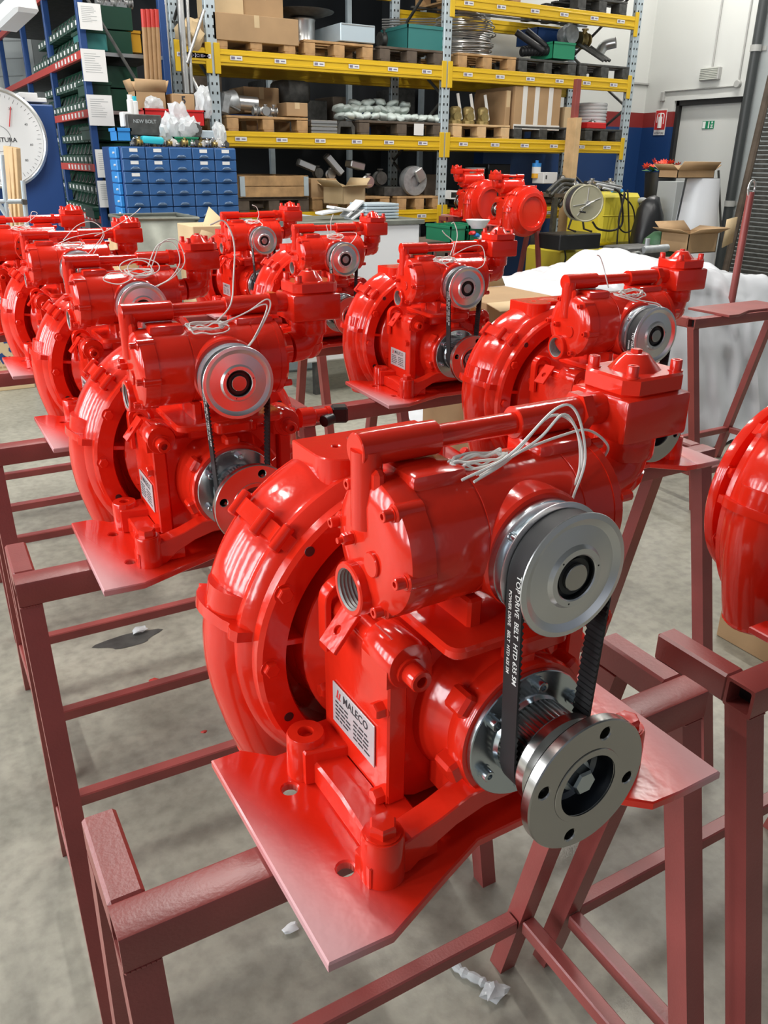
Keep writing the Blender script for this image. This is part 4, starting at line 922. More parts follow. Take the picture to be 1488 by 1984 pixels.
# lowest shelf
lo, hi = slab(466, 340, 597, 383, RY - .02, .8); t = thing('wooden_crate', 'wooden crate with metal corner hinges on the lowest shelf', 'crate', lo); w_ = hi[0] - lo[0]; h = hi[2] - lo[2]
for k in range(2): MB().b2((0, 0, h * k / 2 + .003), (w_, .02, h * (k + 1) / 2 - .003), .002).build('board', M['wood'], t); MB().b2((0, .78, h * k / 2), (w_, .8, h * (k + 1) / 2)).build('board', M['wood'], t)
MB().b2((0, 0, 0), (.02, .8, h)).build('side_board', M['wood'], t); MB().b2((w_ - .02, 0, 0), (w_, .8, h)).build('side_board', M['wood'], t)
for xx in (.0, w_ - .05):
    MB().b2((xx, -.006, .01), (xx + .05, 0, h - .01)).build('corner_hinge', M['galv'], t)
carton(*slab(603, 346, 652, 384, RY + .02, .5), 'brown carton right of the wooden crate on the lowest shelf', 'card'); 
lo, hi = slab(655, 362, 706, 396, RY - .33, .30); carton(lo, hi, 'open brown carton with raised flaps in front of the lowest shelf', 'card2', open_=1., rz=R(14))
def worklamp(a, b, w_, label):
    p, q = aty(*a, RY + .15), aty(*b, RY + .10); d = (q - p); t = thing('work_lamp', label, 'lamp', p); rot = d.to_track_quat('X', 'Z').to_matrix()
    MB().box(d / 2, (d.length, w_, .07), .012, rot).build('housing', M['castdk'], t); MB().box(d / 2 + Vector((0, -w_ / 2 - .002, 0)), (d.length * .85, .006, .05), .002, rot).build('glass', M['silver'], t)
worklamp((575, 313), (610, 328), .08, 'slanted work lamp with a glass front over the lowest shelf, left one'); worklamp((630, 300), (662, 338), .10, 'slanted framed work lamp over the lowest shelf, right one')
one('silver_box', 'small silver box lying tilted above the open carton', 'box', MB().box(aty(688, 320, RY + .25), (.17, .15, .07), .01, Matrix.Rotation(R(12), 3, 'Y')), M['silver'])
for (px, py, r_, lb) in ((615, 335, .06, 'black lump of fitting under the work lamps'), (640, 338, .055, 'silver rimmed fitting between the work lamps and the carton'), (712, 352, .07, 'shiny cast fitting right of the open carton'), (735, 345, .08, 'grey casting behind the open carton')):
    casting(px, py, RY + .2, r_, lb, 'castdk' if r_ in (.06, .08) else 'silver', 'y', 'fitting', 'fitting')
p = aty(800, 352, RY + .1); t = thing('flanged_wheel', 'grey flanged cast wheel standing on the pallet of the lowest shelf', 'wheel', (p.x, p.y, L3 + .135 + .15))
MB().lathe([(.06, -.05), (.145, -.05), (.15, -.03), (.15, .03), (.145, .05), (.10, .03), (.06, .03)], (0, 0, 0), 'y', 36).lathe([(0, -.03), (.10, -.03), (.10, .02), (0, .02)], (0, 0, 0), 'y', 30).build('rim', M['cast'], t)
MB().box((.05, -.06, .06), (.10, .05, .13), .01, Matrix.Rotation(R(-30), 3, 'Y')).build('motor_block', M['silver'], t)
lo, hi = slab(822, 338, 854, 380, RY + .35, .4); one('wooden_box', 'plain wooden box behind the flanged wheel', 'box', MB().b2(lo, hi, .004), M['oldwood'])
lo, hi = slab(745, 362, 790, 380, RY + .1, .4); one('steel_plate_stack', 'low stack of dark plates left of the flanged wheel', 'plate', MB().b2(lo, hi, .004), M['castdk'])
# lowest shelf, right bay
p = aty(920, 345, RY + .25); t = thing('bucket', 'grey plastic bucket on the lowest shelf of the right bay', 'bucket', (p.x, p.y, L3 + .2)); MB().lathe([(0, 0), (.085, 0), (.11, .21), (.115, .21), (.115, .22), (.105, .22), (.08, .01), (0, .01)], (0, 0, 0), 'z', 24).build('body', M['greypl'], t)
lo, hi = slab(945, 318, 990, 350, RY + .3, .3); one('black_box', 'black box with light print behind the far pumps', 'box', MB().b2(lo, hi, .008), M['black'])
p = aty(1038, 345, RY + .05); t = thing('can', 'small can with yellow blue and white label on the lowest shelf', 'can', (p.x, p.y, p.z)); MB().cyl((0, 0, 0), (0, 0, .05), .052, 20).build('yellow_band', M['orange'], t); MB().cyl((0, 0, .05), (0, 0, .12), .052, 20).build('body', M['paper'], t); MB().cyl((0, 0, .12), (0, 0, .16), .053, 20).cyl((0, 0, .16), (0, 0, .19), .02, 12).build('cap', M['bluelt'], t)
lo, hi = slab(1052, 334, 1081, 356, RY - .1, .2); t = thing('white_box', 'small white electric box beside the gauge', 'box', lo); MB().b2((0, 0, 0), (hi[0] - lo[0], .2, hi[2] - lo[2]), .006).build('body', M['paper'], t); MB().b2((.03, -.003, .05), (.05, 0, .09)).build('switch', M['castdk'], t)
p = aty(1087, 346, RY - .15); t = thing('pressure_gauge', 'small round white pressure gauge', 'gauge', p); MB().lathe([(0, 0), (.038, 0), (.038, -.03), (.034, -.032), (.034, -.026), (0, -.026)], (0, 0, 0), 'y', 24).build('case', M['castdk'], t); MB().cyl((0, -.0262, 0), (0, -.0272, 0), .033, 24).build('dial', M['paper'], t); MB().box((.008, -.029, .006), (.03, .002, .003), rot=Matrix.Rotation(R(-40), 3, 'Y')).build('needle', M['ink'], t)
lo, hi = slab(872, 370, 900, 386, RY - .1, .3); one('duct_piece', 'square grey duct piece left of the far pumps', 'duct', MB().prism([(0, 0), (hi[0] - lo[0], 0), (hi[0] - lo[0], hi[2] - lo[2]), (0, hi[2] - lo[2])], 0, .3, 'y', holes=[[(.012, .012), (hi[0] - lo[0] - .012, .012), (hi[0] - lo[0] - .012, hi[2] - lo[2] - .012), (.012, hi[2] - lo[2] - .012)]], o=lo), M['paper'])
for i in range(5):
    a, b = aty(1060 + 6 * i, 372 + 7 * i, RY - .6), aty(1110, 350 + 9 * i, RY - .5); one('pipe', ('dark bent pipe, topmost of five left of the hose reel', 'dark bent pipe, second from the top left of the hose reel', 'dark bent pipe, middle of five left of the hose reel', 'dark bent pipe, fourth from the top left of the hose reel', 'dark bent pipe, lowest of five left of the hose reel')[i], 'pipe', MB().tube(spline([a, a.lerp(b, .5) + Vector((0, 0, .06)), b], 6), .022, 10), M['castdk'])
tz = aty(1130, 372, RY - .3).z; t = thing('parts_table', 'dark table behind the hose reel covered with fittings', 'table', (aty(1062, 372, RY - .5).x, RY - .62, 0)); w_ = aty(1215, 372, RY - .5).x - aty(1062, 372, RY - .5).x
MB().b2((0, 0, tz - .04), (w_, .36, tz)).build('top', M['oldwood'], t)
for xx in (0, w_ - .05):
    for yy in (0, .31): MB().b2((xx, yy, 0), (xx + .05, yy + .05, tz - .04)).build('leg', M['castdk'], t)
for i in range(9):
    casting(1085 + 12 * i, 366 - 2 * i, RY - .40, .045 + .012 * (i % 3), 'grey pipe fitting lying in the row behind the hose reel', ('cast', 'castdk', 'silver')[i % 3], 'xy'[i % 2], 'pipe_fitting', 'fitting', tz)['group'] = 'pipe fittings behind the hose reel'

# ============================================================= green bin shelving on the left
sh_ = thing('bin_shelving', 'blue and red shelving full of green bins on the left', 'shelf', (0, 0, 0))
SX, SY0, SY1 = 1.44, 7.0, 11.4
def postz(py): return aty(152, py, SY0).z
for y in (SY0, SY0 + 1.35, SY0 + 2.7, SY1):
    MB().b2((SX, y, 0), (SX + .05, y + .06, 3.15), .003).build('post', M['bluep'], sh_); MB().b2((SX + .60, y, 0), (SX + .65, y + .06, 3.15), .003).build('post', M['bluep'], sh_)
SZ = [2.86, 2.32, 1.93, 1.55, 1.17, .75]
for j, z in enumerate(SZ):
    MB().b2((SX - .004, SY0 + .03, z - .055), (SX + .03, SY1, z), .002).build('shelf_beam', M['redp'], sh_)
    MB().b2((SX + .03, SY0 + .03, z - .02), (SX + .60, SY1, z - .004)).build('shelf_board', M['castdk'], sh_)
    MB().b2((SX + .03, SY0 + .01, z - .03), (SX + .60, SY0 + .03, z - .005)).build('end_rail', M['silver' if j in (1, 2) else 'castdk'], sh_)
    for k in range(7): MB().box((SX - .006, SY0 + .2 + .14 * k, z - .028), (.002, .05, .035)).build('price_card', M['paper'], sh_)
MB().cyl((SX + .05, SY0 - .01, 2.7), (SX + .60, SY0 - .01, 1.75), .012, 8).build('brace', M['castdk'], sh_); MB().cyl((SX + .05, SY0 - .01, 1.6), (SX + .60, SY0 - .01, .9), .012, 8).build('brace', M['castdk'], sh_)
bh_ = .17; bmesh_ = MB()
bmesh_.prism([(0, 0), (.40, 0), (.40, .15), (.10, .15), (.06, .075), (0, .06)], 0, .125, 'y', bev=.003)
binm = bmesh_.mesh('green_parts_bin', M['greenp']); cardm = MB().box((-.002, .0625, .032), (.002, .05, .03)).mesh('label_card', M['paper']); metm = MB().cyl((.05, .03, .06), (.09, .10, .12), .012, 8).cyl((.03, .08, .05), (.10, .05, .10), .010, 8).mesh('contents', M['silver'])
nb = 0
for j, z in enumerate(SZ[1:]):
    for tier in range(2):
        for k in range(int(14 - tier * 2)):
            if nb >= 118: break
            y = SY0 + .10 + k * .155
            o = inst('green_parts_bin', binm, None, (SX + .0 + .02 * tier, y, z + tier * .158)); nb += 1
            tag(o, 'green parts bin in the shelving, on the %s shelf, %s tier' % (('highest', 'second', 'third', 'fourth', 'lowest')[j], ('lower', 'upper')[tier]), 'bin', 'green parts bins in the shelving')
            inst('label_card', cardm, o); inst('contents', metm, o)
# bins and sheets of paper at the shelving's end
for i, (py0, py1, lb) in enumerate(((57, 97, 'green bin under the top paper sheet at the shelving end'), (157, 185, 'dark green bin under the second paper sheet'), (245, 272, 'dark green bin under the third paper sheet'), (400, 425, 'dark green bin under the lowest paper sheet'))):
    lo, hi = slab(163 + i * 7, py0, 205 + i * 8, py1, SY0 + .06, .35); t = thing('storage_bin', lb, 'bin', lo); w_ = hi[0] - lo[0]; h = hi[2] - lo[2]
    MB().b2((0, 0, 0), (w_, .35, h), .008).build('body', M['teal' if i == 0 else 'greenp'], t); MB().b2((-.01, -.008, h - .03), (w_ + .01, .36, h - .005), .003).build('rim', M['greenp'], t)
for (a, b, c, d), lb in zip(((156, 8, 194, 56), (163, 97, 203, 157), (174, 185, 216, 243), (190, 290, 227, 344), (194, 350, 232, 402)), ('white printed sheet hanging at the shelving end, topmost', 'white printed sheet at the shelving end, second from the top', 'white printed sheet at the shelving end, middle one', 'white printed sheet at the shelving end, crossed by a brace', 'white printed sheet at the shelving end, lowest')):
    lo, hi = slab(a, b, c, d, SY0 - .03, .003); t = thing('paper_sheet', lb, 'paper', lo); w_ = hi[0] - lo[0]; h = hi[2] - lo[2]; MB().b2((0, 0, 0), (w_, .003, h)).build('sheet', M['paper'], t)
    q = MB(); [q.b2((w_ * .12, -.001, h * (.85 - .07 * k)), (w_ * (.5 + .35 * rng.random()), -.0004, h * (.85 - .07 * k) + .003)) for k in range(9)]; q.build('print', M['greypl'], t)
# things right of the shelving end
t, lo, hi = crate(245, 60, 275, 100, SY0 + .3, .3, 'yellow plastic container on the rail beside the poles', 'orange', .02, 'plastic_container', 'container')
for i in range(4):
    a = aty(277 + i * 8.5, 18, SY0 - .15); b = aty(287 + i * 8, 180, SY0 - .12); d = b - a; t = thing('pole', ('brown pole with a red tip, first from the left', 'brown pole with a red tip, second from the left', 'brown pole with a red tip, third from the left', 'brown pole with a red tip, fourth from the left')[i], 'pole', a)
    MB().cyl((0, 0, 0), d * .21, .0175, 12).build('red_tip', M['redp'], t); MB().cyl(d * .21, d * (a.z / (a.z - b.z)), .0175, 12).build('shaft', M['pole'], t)
for i, (a, b, r_, lb) in enumerate((((347, -20), (361, 182), .028, 'thick shiny vertical tube between the shelving and the rack'), ((318, -20), (332, 180), .012, 'thin grey vertical tube left of the thick shiny tube'), ((362, -10), (372, 180), .014, 'thin vertical tube right of the thick shiny tube'), ((358, 125), (404, 218), .020, 'grey strut sloping down to the rack upright'), ((395, 20), (362, 122), .014, 'thin strut sloping up to the rack upright'))):
    one('metal_tube', lb, 'tube', MB().cyl(aty(*a, SY0 + .6), aty(*b, SY0 + .55), r_, 12), M['silver'])
one('crumpled_wrap', 'crumpled brown wrapping left of the rack upright', 'wrapping', MB().bm((lambda b: (bmesh.ops.create_icosphere(b, subdivisions=3, radius=.12), [setattr(v, 'co', v.co * (1 + .5 * mnoise.noise(v.co * 14))) for v in b.verts], b)[2])(bmesh.new()), Matrix.Translation((2.6, RY + .06, 2.60))), M['card2'])
for i in range(5):
    p = aty(195 + i * 13, 6 + (i % 2) * 10, SY0 + .2); casting(195 + i * 13, 6 + (i % 2) * 10, SY0 + .2, .05, 'shiny fitting lying on top of the shelving', 'silver', 'xy'[i % 2], 'fitting', 'fitting')['group'] = 'fittings at the top of the shelving'

# ============================================================= blue drawer cabinet
CY = 6.2
lo, hi = slab(250, 287, 456, 440, CY, .24); Z0 = 0.; w_ = hi[0] - lo[0]; Zt = hi[2]
cab = thing('drawer_cabinet', 'blue small parts drawer cabinet piled with parts', 'cabinet', (lo[0], CY, 0))
MB().b2((0, .012, 0), (w_, .24, Zt), .003).build('carcass', M['bluep'], cab)
dwm = MB().box((0, 0, 0), (w_ / 5 - .006, .022, .0735), .004).mesh('drawer', M['bluel']); hdm = MB().prism([(-.034, 0), (.034, 0), (.026, .012), (.012, .017), (-.012, .017), (-.026, .012)], -.030, -.010, 'y', bev=.003, o=(0, 0, -.026)).mesh('handle', M['cuph']); cdm = MB().box((0, -.0125, .018), (.055, .002, .022)).mesh('label_card', M['paper'])
cards = {(0, 0), (1, 0), (3, 0), (4, 0), (0, 1), (1, 1), (3, 1), (4, 1), (0, 2), (4, 6)}
for r_ in range(14):
    for c_ in range(5):
        zc = Zt - .042 - r_ * .0785
        if zc < .3: continue
        o = inst('drawer', dwm, cab, (w_ * (c_ + .5) / 5, 0, zc)); inst('handle', hdm, o)
        if (c_, r_) in cards: inst('label_card', cdm, o)
sdm = MB().box((0, 0, 0), (.03, .19, .0735), .006).mesh('side_drawer', M['bluelt']); knm = MB().cyl((-.016, -.07, .0), (-.028, -.07, .0), .007, 10).mesh('knob', M['paper'])
for r_ in range(14):
    zc = Zt - .042 - r_ * .0785
    if zc < .3: continue
    o = inst('side_drawer', sdm, cab, (-.016, .13, zc)); inst('knob', knm, o)
# what lies on it
zt = Zt
MB().b2((0, .24, 0), (w_, .58, Zt), .003).build('rear_carcass', M['bluep'], cab)
carton(*slab(265, 178, 321, 214, CY + .32, .2), 'open tan carton with a plastic bag on the cabinet', 'card', open_=.3, tape=False)
t = carton(*slab(336, 183, 376, 216, CY + .30, .2), 'brown carton marked with a 5 on the cabinet', 'card', tape=False); q = MB(); add_text(q, '5', .07, frame((0, -.1015, .075), (1, 0, 0), (0, 0, 1)), .002); q.build('print', M['ink'], t)
t, lo_, hi_ = crate(280, 214, 398, 240, CY + .25, .28, 'red plastic tray behind the plastic bags on the cabinet', 'redpl', .012, 'plastic_tray', 'tray')
lo_, hi_ = slab(250, 223, 312, 262, CY + .14, .1); t = thing('binder', 'dark green box file with faint print on the cabinet', 'box', lo_); MB().b2((0, 0, 0), (hi_[0] - lo_[0], .1, hi_[2] - lo_[2]), .004).build('body', M['castdk'], t); q = MB(); add_text(q, 'NEW BOLT', .032, frame(((hi_[0] - lo_[0]) / 2, -.001, .09), (1, 0, 0), (0, 0, 1)), .0005); q.build('print', M['greypl'], t)
carton(*slab(240, 217, 256, 245, CY + .2, .1), 'small white carton at the left end of the cabinet', 'paper', tape=False)
t, lo_, hi_ = crate(226, 248, 255, 272, CY + .0, .22, 'bright blue open box at the left end of the cabinet', 'bluelt', .02, 'plastic_box', 'box')
one('cyan_packet', 'cyan plastic packet lying on the cabinet', 'packet', MB().box(aty(294, 272, CY + .05) , (.155, .10, .05), .018, Matrix.Rotation(R(3), 3, 'Y'), 2), M['cyan'])
t, lo_, hi_ = crate(336, 266, 388, 282, CY + .04, .2, 'green tray with fittings on the cabinet', 'greenl', .01, 'plastic_tray', 'tray')
def lump(loc, sc, m, seed, name, label, cat, amp=.4, fr=3., sub=3, group=None):
    b = bmesh.new(); bmesh.ops.create_icosphere(b, subdivisions=sub, radius=1)
    for v in b.verts:
        n_ = mnoise.noise(v.co * fr + Vector((seed, 0, 0))) + .5 * mnoise.noise(v.co * fr * 2.3 + Vector((0, seed, 0))); v.co = v.co * (1 + amp * n_)
        if v.co.z < -.7: v.co.z = -.7
    return one(name, label, cat, MB().bm(b, Matrix.Translation(loc) @ Matrix.Diagonal((*sc, 1))), m, group)
lump(aty(330, 258, CY + .12), (.075, .06, .12), M['plasticbag'], 1, 'plastic_bag', 'clear plastic bag of parts, tall left one on the cabinet', 'bag')
lump(aty(346, 238, CY + .14), (.075, .05, .13), M['plasticbag'], 4, 'plastic_bag', 'clear plastic bag standing highest on the cabinet', 'bag'); lump(aty(366, 254, CY + .10), (.085, .06, .09), M['plasticbag'], 2, 'plastic_bag', 'clear plastic bag of parts above the green tray', 'bag')
lump(aty(298, 205, CY + .30), (.065, .04, .06), M['plasticbag'], 3, 'plastic_bag', 'grey plastic bag inside the tan carton', 'bag'); lump(aty(395, 205, CY + .3), (.06, .05, .12), M['plasticbag'], 7, 'plastic_bag', 'grey plastic bag beside the rack upright', 'bag'); lump(aty(425, 265, CY + .1), (.05, .05, .10), M['plasticbag'], 9, 'plastic_bag', 'clear plastic bag at the right end of the cabinet', 'bag')
lo_, hi_ = slab(388, 253, 416, 268, CY + .08, .15); one('silver_box', 'flat silver box on the right of the cabinet', 'box', MB().b2(lo_, hi_, .006), M['sheet'])
for i in range(26):
    px = 256 + i * 7.3; casting(px, 280, CY + .03 + .03 * (i % 2), .017 + .006 * (i % 3), 'small pipe fitting in the front row on the cabinet', ('silver', 'castdk', 'brass', 'paper')[i % 4], 'xy'[i % 2], 'pipe_fitting', 'fitting', zt)['group'] = 'small fittings in the front row on the cabinet'
for i in range(7):
    casting(262 + i * 25, 262, CY + .09, .032, 'fitting in the second row on the cabinet', ('silver', 'cast', 'brass')[i % 3], 'yx'[i % 2], 'pipe_fitting', 'fitting', zt)['group'] = 'fittings in the second row on the cabinet'
p = aty(380, 252, CY + .06); one('round_fitting', 'dark round fitting standing beside the silver box', 'fitting', MB().lathe([(.02, 0), (.045, 0), (.05, .03), (.03, .05), (.02, .05)], p, 'y', 20), M['castdk'])
for (px, py, m_, lb) in ((253, 205, 'paper', 'white spray can at the left of the carton'), (261, 208, 'cyan', 'cyan topped can beside the white spray can')):
    p = aty(px, py, CY + .22); t = thing('spray_can', lb, 'can', (p.x, p.y, p.z - .10)); MB().cyl((0, 0, 0), (0, 0, .14), .024, 14, bev=.004).build('body', M['paper'], t); MB().cyl((0, 0, .14), (0, 0, .17), .018, 12).build('cap', M[m_], t)

# ============================================================= left edge: weighing machine, planks, frame
t = thing('weighing_machine', 'blue weighing machine with a big round white dial', 'machine', (0, 0, 0)); WY = 6.9
lo_, hi_ = slab(-60, 203, 103, 470, WY, .35); MB().b2((lo_[0], lo_[1], 0), hi_, .01).build('column', M['bluep'], t)
pc_ = aty(-4, 268, WY - .07); MB().lathe([(0, .06), (.325, .06), (.33, .05), (.33, .0), (.315, -.006), (.303, .004), (0, .004)], pc_, 'y', 56).build('dial_case', M['silver'], t)
dl = MB().cyl((pc_.x, pc_.y + .003, pc_.z), (pc_.x, pc_.y + .001, pc_.z), .302, 56).build('dial', M['paper'], t)
q = MB()
for k in range(60):
    a = 2 * PI * k / 60; rr = .270 if k % 5 else .258; c, s = math.cos(a), math.sin(a); q.add([(pc_.x + c * rr - s * .001, pc_.y - .0003, pc_.z + s * rr + c * .001), (pc_.x + c * .287 - s * .001, pc_.y - .0003, pc_.z + s * .287 + c * .001), (pc_.x + c * .287 + s * .001, pc_.y - .0003, pc_.z + s * .287 - c * .001), (pc_.x + c * rr + s * .001, pc_.y - .0003, pc_.z + s * rr - c * .001)], [(0, 1, 2, 3)])
add_text(q, 'VENTURA', .042, frame((pc_.x + .03, pc_.y - .0005, pc_.z - .01), (1, 0, 0), (0, 0, 1)), .0006)
for n_, a in (('20', 60), ('40', 25), ('60', -10), ('80', -40)): add_text(q, n_, .022, frame((pc_.x + .22 * math.cos(R(a)), pc_.y - .0005, pc_.z + .22 * math.sin(R(a))), (1, 0, 0), (0, 0, 1)))
q.tube([(pc_.x + .085 * math.cos(a), pc_.y - .0003, pc_.z + .085 * math.sin(a)) for a in [2 * PI * i / 40 for i in range(40)]], .0012, 4, closed=True); q.build('print', M['ink'], dl)
MB().box((pc_.x + .10, pc_.y - .008, pc_.z + .14), (.006, .003, .13), rot=Matrix.Rotation(R(12), 3, 'Y')).build('needle', M['redink'], dl)
for (a, b, c, d, lb) in ((38, 180, 72, 190, 'white flat box lying on the weighing machine'), (48, 190, 90, 197, 'white folded papers lying on the weighing machine')):
    lo_, hi_ = slab(a, b, c, d, WY + .03, .25); one('paper_pile', lb, 'paper', MB().b2((lo_[0], lo_[1], lo_[2]), hi_, .004), M['paper'])
for i in range(3):
    a = aty(14 + i * 9, 283 + i * 1.5, WY - .5 - .03 * i); b = aty(24 + i * 9, 480, WY - .45); one('wooden_plank', ('pale plank standing before the dial, left one', 'pale plank standing before the dial, middle one', 'pale plank standing before the dial, right one')[i], 'plank', MB().box((a + b) / 2, (.034, .04, (a - b).length), .003, (a - b).to_track_quat('Z', 'Y').to_matrix()), M['wood2'])
t = thing('tubular_rack', 'pale grey tubular frame at the left edge before the planks', 'frame', (0, 0, 0)); FY = 5.3  # open frame of pale grey tubes
for (a, b) in (((-30, 391), (46, 390)), ((-30, 476), (24, 474)), ((-30, 352), (14, 420))): MB().cyl(aty(*a, FY), aty(*b, FY), .013, 10).build('rail', M['galv'], t)
for (a, b) in (((3, 300), (26, 560)), ((44, 350), (60, 520))): MB().cyl(aty(*a, FY), aty(*b, FY), .013, 10).build('post', M['galv'], t)
MB().box(aty(47, 391, FY - .01), (.03, .03, .03), .004).build('clamp', M['castdk'], t)
# grey overhead duct and lamp housing in the upper left
lo_, hi_ = slab(-80, -40, 45, 170, 11.8, .3); one('wall_panel', 'large pale grey panelled cabinet in the far upper left', 'cabinet', MB().b2(lo_, hi_, .01), M['pale'])
for i in range(5): a = aty(-60, 10 + i * 35, 11.79); b = aty(43, 10 + i * 34, 11.79); one('panel_joint', 'thin joint line on the pale grey cabinet', 'trim', MB().cyl(a, b, .006, 6), M['greypl'], 'joints of the pale cabinet')
dq = MB(); a, b = aty(8, 44, 6.5), aty(50, 4, 6.2); dq.box((a + b) / 2, (.16, .34, .11), .02, (b - a).to_track_quat('Y', 'Z').to_matrix()); one('hanging_lamp', 'pale tilted lamp housing hanging in the upper left', 'lamp', dq, M['bench'])
for i in range(4): a = aty(60, 4 + i * 9, 11.5); b = aty(138 - i * 14, 2 + i * 10, 11.4); one('cable_duct', ('pale grey duct in the upper left, topmost', 'pale grey duct in the upper left, second', 'pale grey duct in the upper left, third', 'pale grey duct in the upper left, lowest')[i], 'duct', MB().cyl(a, b, .05, 10), M['pale'])

# ============================================================= things between the pumps and the racks
# galvanised tub
def tub(a, b, c, d, Y, dep, label, m='greybin'):
    lo_, hi_ = slab(a, b, c, d, Y, dep); lo_ = (lo_[0], lo_[1], 0); w_ = hi_[0] - lo_[0]; h = hi_[2] - lo_[2]; t = thing('metal_tub', label, 'tub', lo_); k = .05
    v = []; 
    for z, s in ((h, 0), (0, k)):
        for x, y in ((s, s), (w_ - s, s), (w_ - s, dep - s), (s, dep - s)): v.append((x, y, z))
    q = MB().add(v, [(4, 7, 6, 5), (0, 4, 5, 1), (1, 5, 6, 2), (2, 6, 7, 3), (3, 7, 4, 0)]); o = q.build('body', M[m], t); mo = o.modifiers.new('s', 'SOLIDIFY'); mo.thickness = .006
    MB().tube([(0, 0, h), (w_, 0, h), (w_, dep, h), (0, dep, h)], .011, 8, closed=True).build('rolled_rim', M[m], t); MB().tube(spline([(.0, .1, h - .05), (-.03, .12, h - .09), (-.03, .2, h - .09), (.0, .22, h - .05)], 5), .006, 6).build('handle', M[m], t); return t
tub(282, 423, 384, 760, 5.2, .45, 'large grey galvanised tub before the blue cabinet')
t = carton((slab(378, 437, 432, 505, 4.75, .3)[0][0], 4.75, 0), slab(378, 437, 432, 505, 4.75, .3)[1], 'open brown carton with a tall flap beside the last right row pump', 'card2', open_=.0, tape=False); lo_ = aty(384, 470, 4.74); q = MB().add([tuple(aty(384, 462, 4.72)), tuple(aty(432, 475, 4.74)), tuple(aty(446, 440, 4.80)), tuple(aty(404, 401, 4.85))], [(0, 1, 2, 3)]); q.v = [tuple(Vector(v) - t.location) for v in q.v]; o = q.build('flap', M['card2'], t); mo = o.modifiers.new('s', 'SOLIDIFY'); mo.thickness = .005
for i, (a, b, c, d, lb) in enumerate(((226, 458, 243, 482, 'small wooden block stack left of the tub'), (243, 461, 262, 486, 'second wooden block beside the tub'))):
    lo_, hi_ = slab(a, b, c, d, 4.95, .2); lo_ = (lo_[0], lo_[1], 0); one('wood_block', lb, 'block', MB().b2(lo_, hi_, .003), M['wood2'])
# white bench with a brown top
BY = 5.3; lo_, hi_ = slab(660, 428, 814, 560, BY, .62); t = thing('workbench', 'white enamelled workbench with a worn top', 'bench', (lo_[0], BY, 0)); w_ = hi_[0] - lo_[0]; Zt = hi_[2]
MB().b2((-.30, 0, .25), (w_, .58, Zt - .02), .01).build('body', M['bench'], t); MB().b2((-.36, -.02, Zt - .02), (w_ + .03, .62, Zt + .012), .004).build('top', M['greybin'], t); MB().b2((-.2, .03, 0), (-.15, .08, .25)).build('leg', M['castdk'], t); MB().b2((w_ - .1, .03, 0), (w_ - .05, .08, .25)).build('leg', M['castdk'], t)
bz = Zt + .012
for k in range(5):
    c_ = aty(738, 415, BY + .12); o = MB().box((c_.x, BY + .22, bz + .012 + k * .021), (.27, .26, .018), .006, seg=2).build('metal_tray', M['sheet']); tag(o, ('lowest silver tray of the stack on the bench', 'second silver tray from below on the bench', 'middle silver tray of the stack on the bench', 'fourth silver tray from below on the bench', 'topmost silver tray of the stack on the bench')[k], 'tray', 'silver trays stacked on the bench')
for k, (px, py, a) in enumerate(((638, 410, -8), (660, 405, 10), (682, 404, -38), (692, 412, -30))):
    c_ = aty(px, py, BY + .18); c_.z = max(c_.z, bz + .03); o = MB().box(c_, (.17, .12, .018), .004, Matrix.Rotation(R(a), 3, 'Y')).build('white_board', M['bench']); tag(o, ('white panel lying on the bench, leftmost', 'white panel lying on the bench, second from the left', 'white panel tilted on the bench, third from the left', 'white panel tilted against the tray stack'), 'panel'); o['label'] = o['label'][k] if not isinstance(o['label'], str) else o['label']  # loose white panels on the bench
lo_, hi_ = slab(545, 418, 612, 475, 6.05, .4); lo_ = (lo_[0], lo_[1], 0); one('grey_bin', 'pale blue grey box between the last right row pump and the bench', 'box', MB().b2(lo_, hi_, .02), M['sheet'])
# green crates and floor stuff under the far pumps
lo_, hi_ = slab(850, 472, 960, 480, 5.8, 1.0); t = thing('low_bench', 'dark low bench carrying the green crates', 'bench', (lo_[0], 5.78, 0)); zb = min(aty(880, 470, 5.9).z, aty(900, 465, 6.3).z) - .01; MB().b2((0, 0, zb - .03), (hi_[0] - lo_[0], 1.05, zb)).build('top', M['oldwood'], t)
for xx in (.0, hi_[0] - lo_[0] - .05):
    for yy in (0, 1.0): MB().b2((xx, yy, 0), (xx + .05, yy + .05, zb - .03)).build('leg', M['oldwood'], t)
crate(872, 438, 905, 470, 5.9, .4, 'green crate under the left far pump stand', 'greenl', .02); crate(908, 436, 940, 470, 5.9, .4, 'green crate right behind the first green crate', 'greenl', .02)
p = aty(925, 440, 5.9); one('white_bowl', 'white rimmed bowl in the green crate', 'bowl', MB().lathe([(0, 0), (.05, .0), (.10, .06), (.105, .06), (.06, -.01), (0, -.012)], p, 'z', 24), M['bench'])
for i in range(6): lump(aty(915 + i * 8, 452 + (i % 3) * 4, 5.85), (.03, .03, .02), M[('redpl', 'bluelt', 'bench', 'redpl', 'orange', 'bench')[i]], i, 'rag', ('red rag left of the valve', 'blue rag in the heap', 'white rag in the heap', 'second red rag in the heap', 'yellow rag in the heap', 'white rag at the right of the heap')[i], 'rag', sub=2)
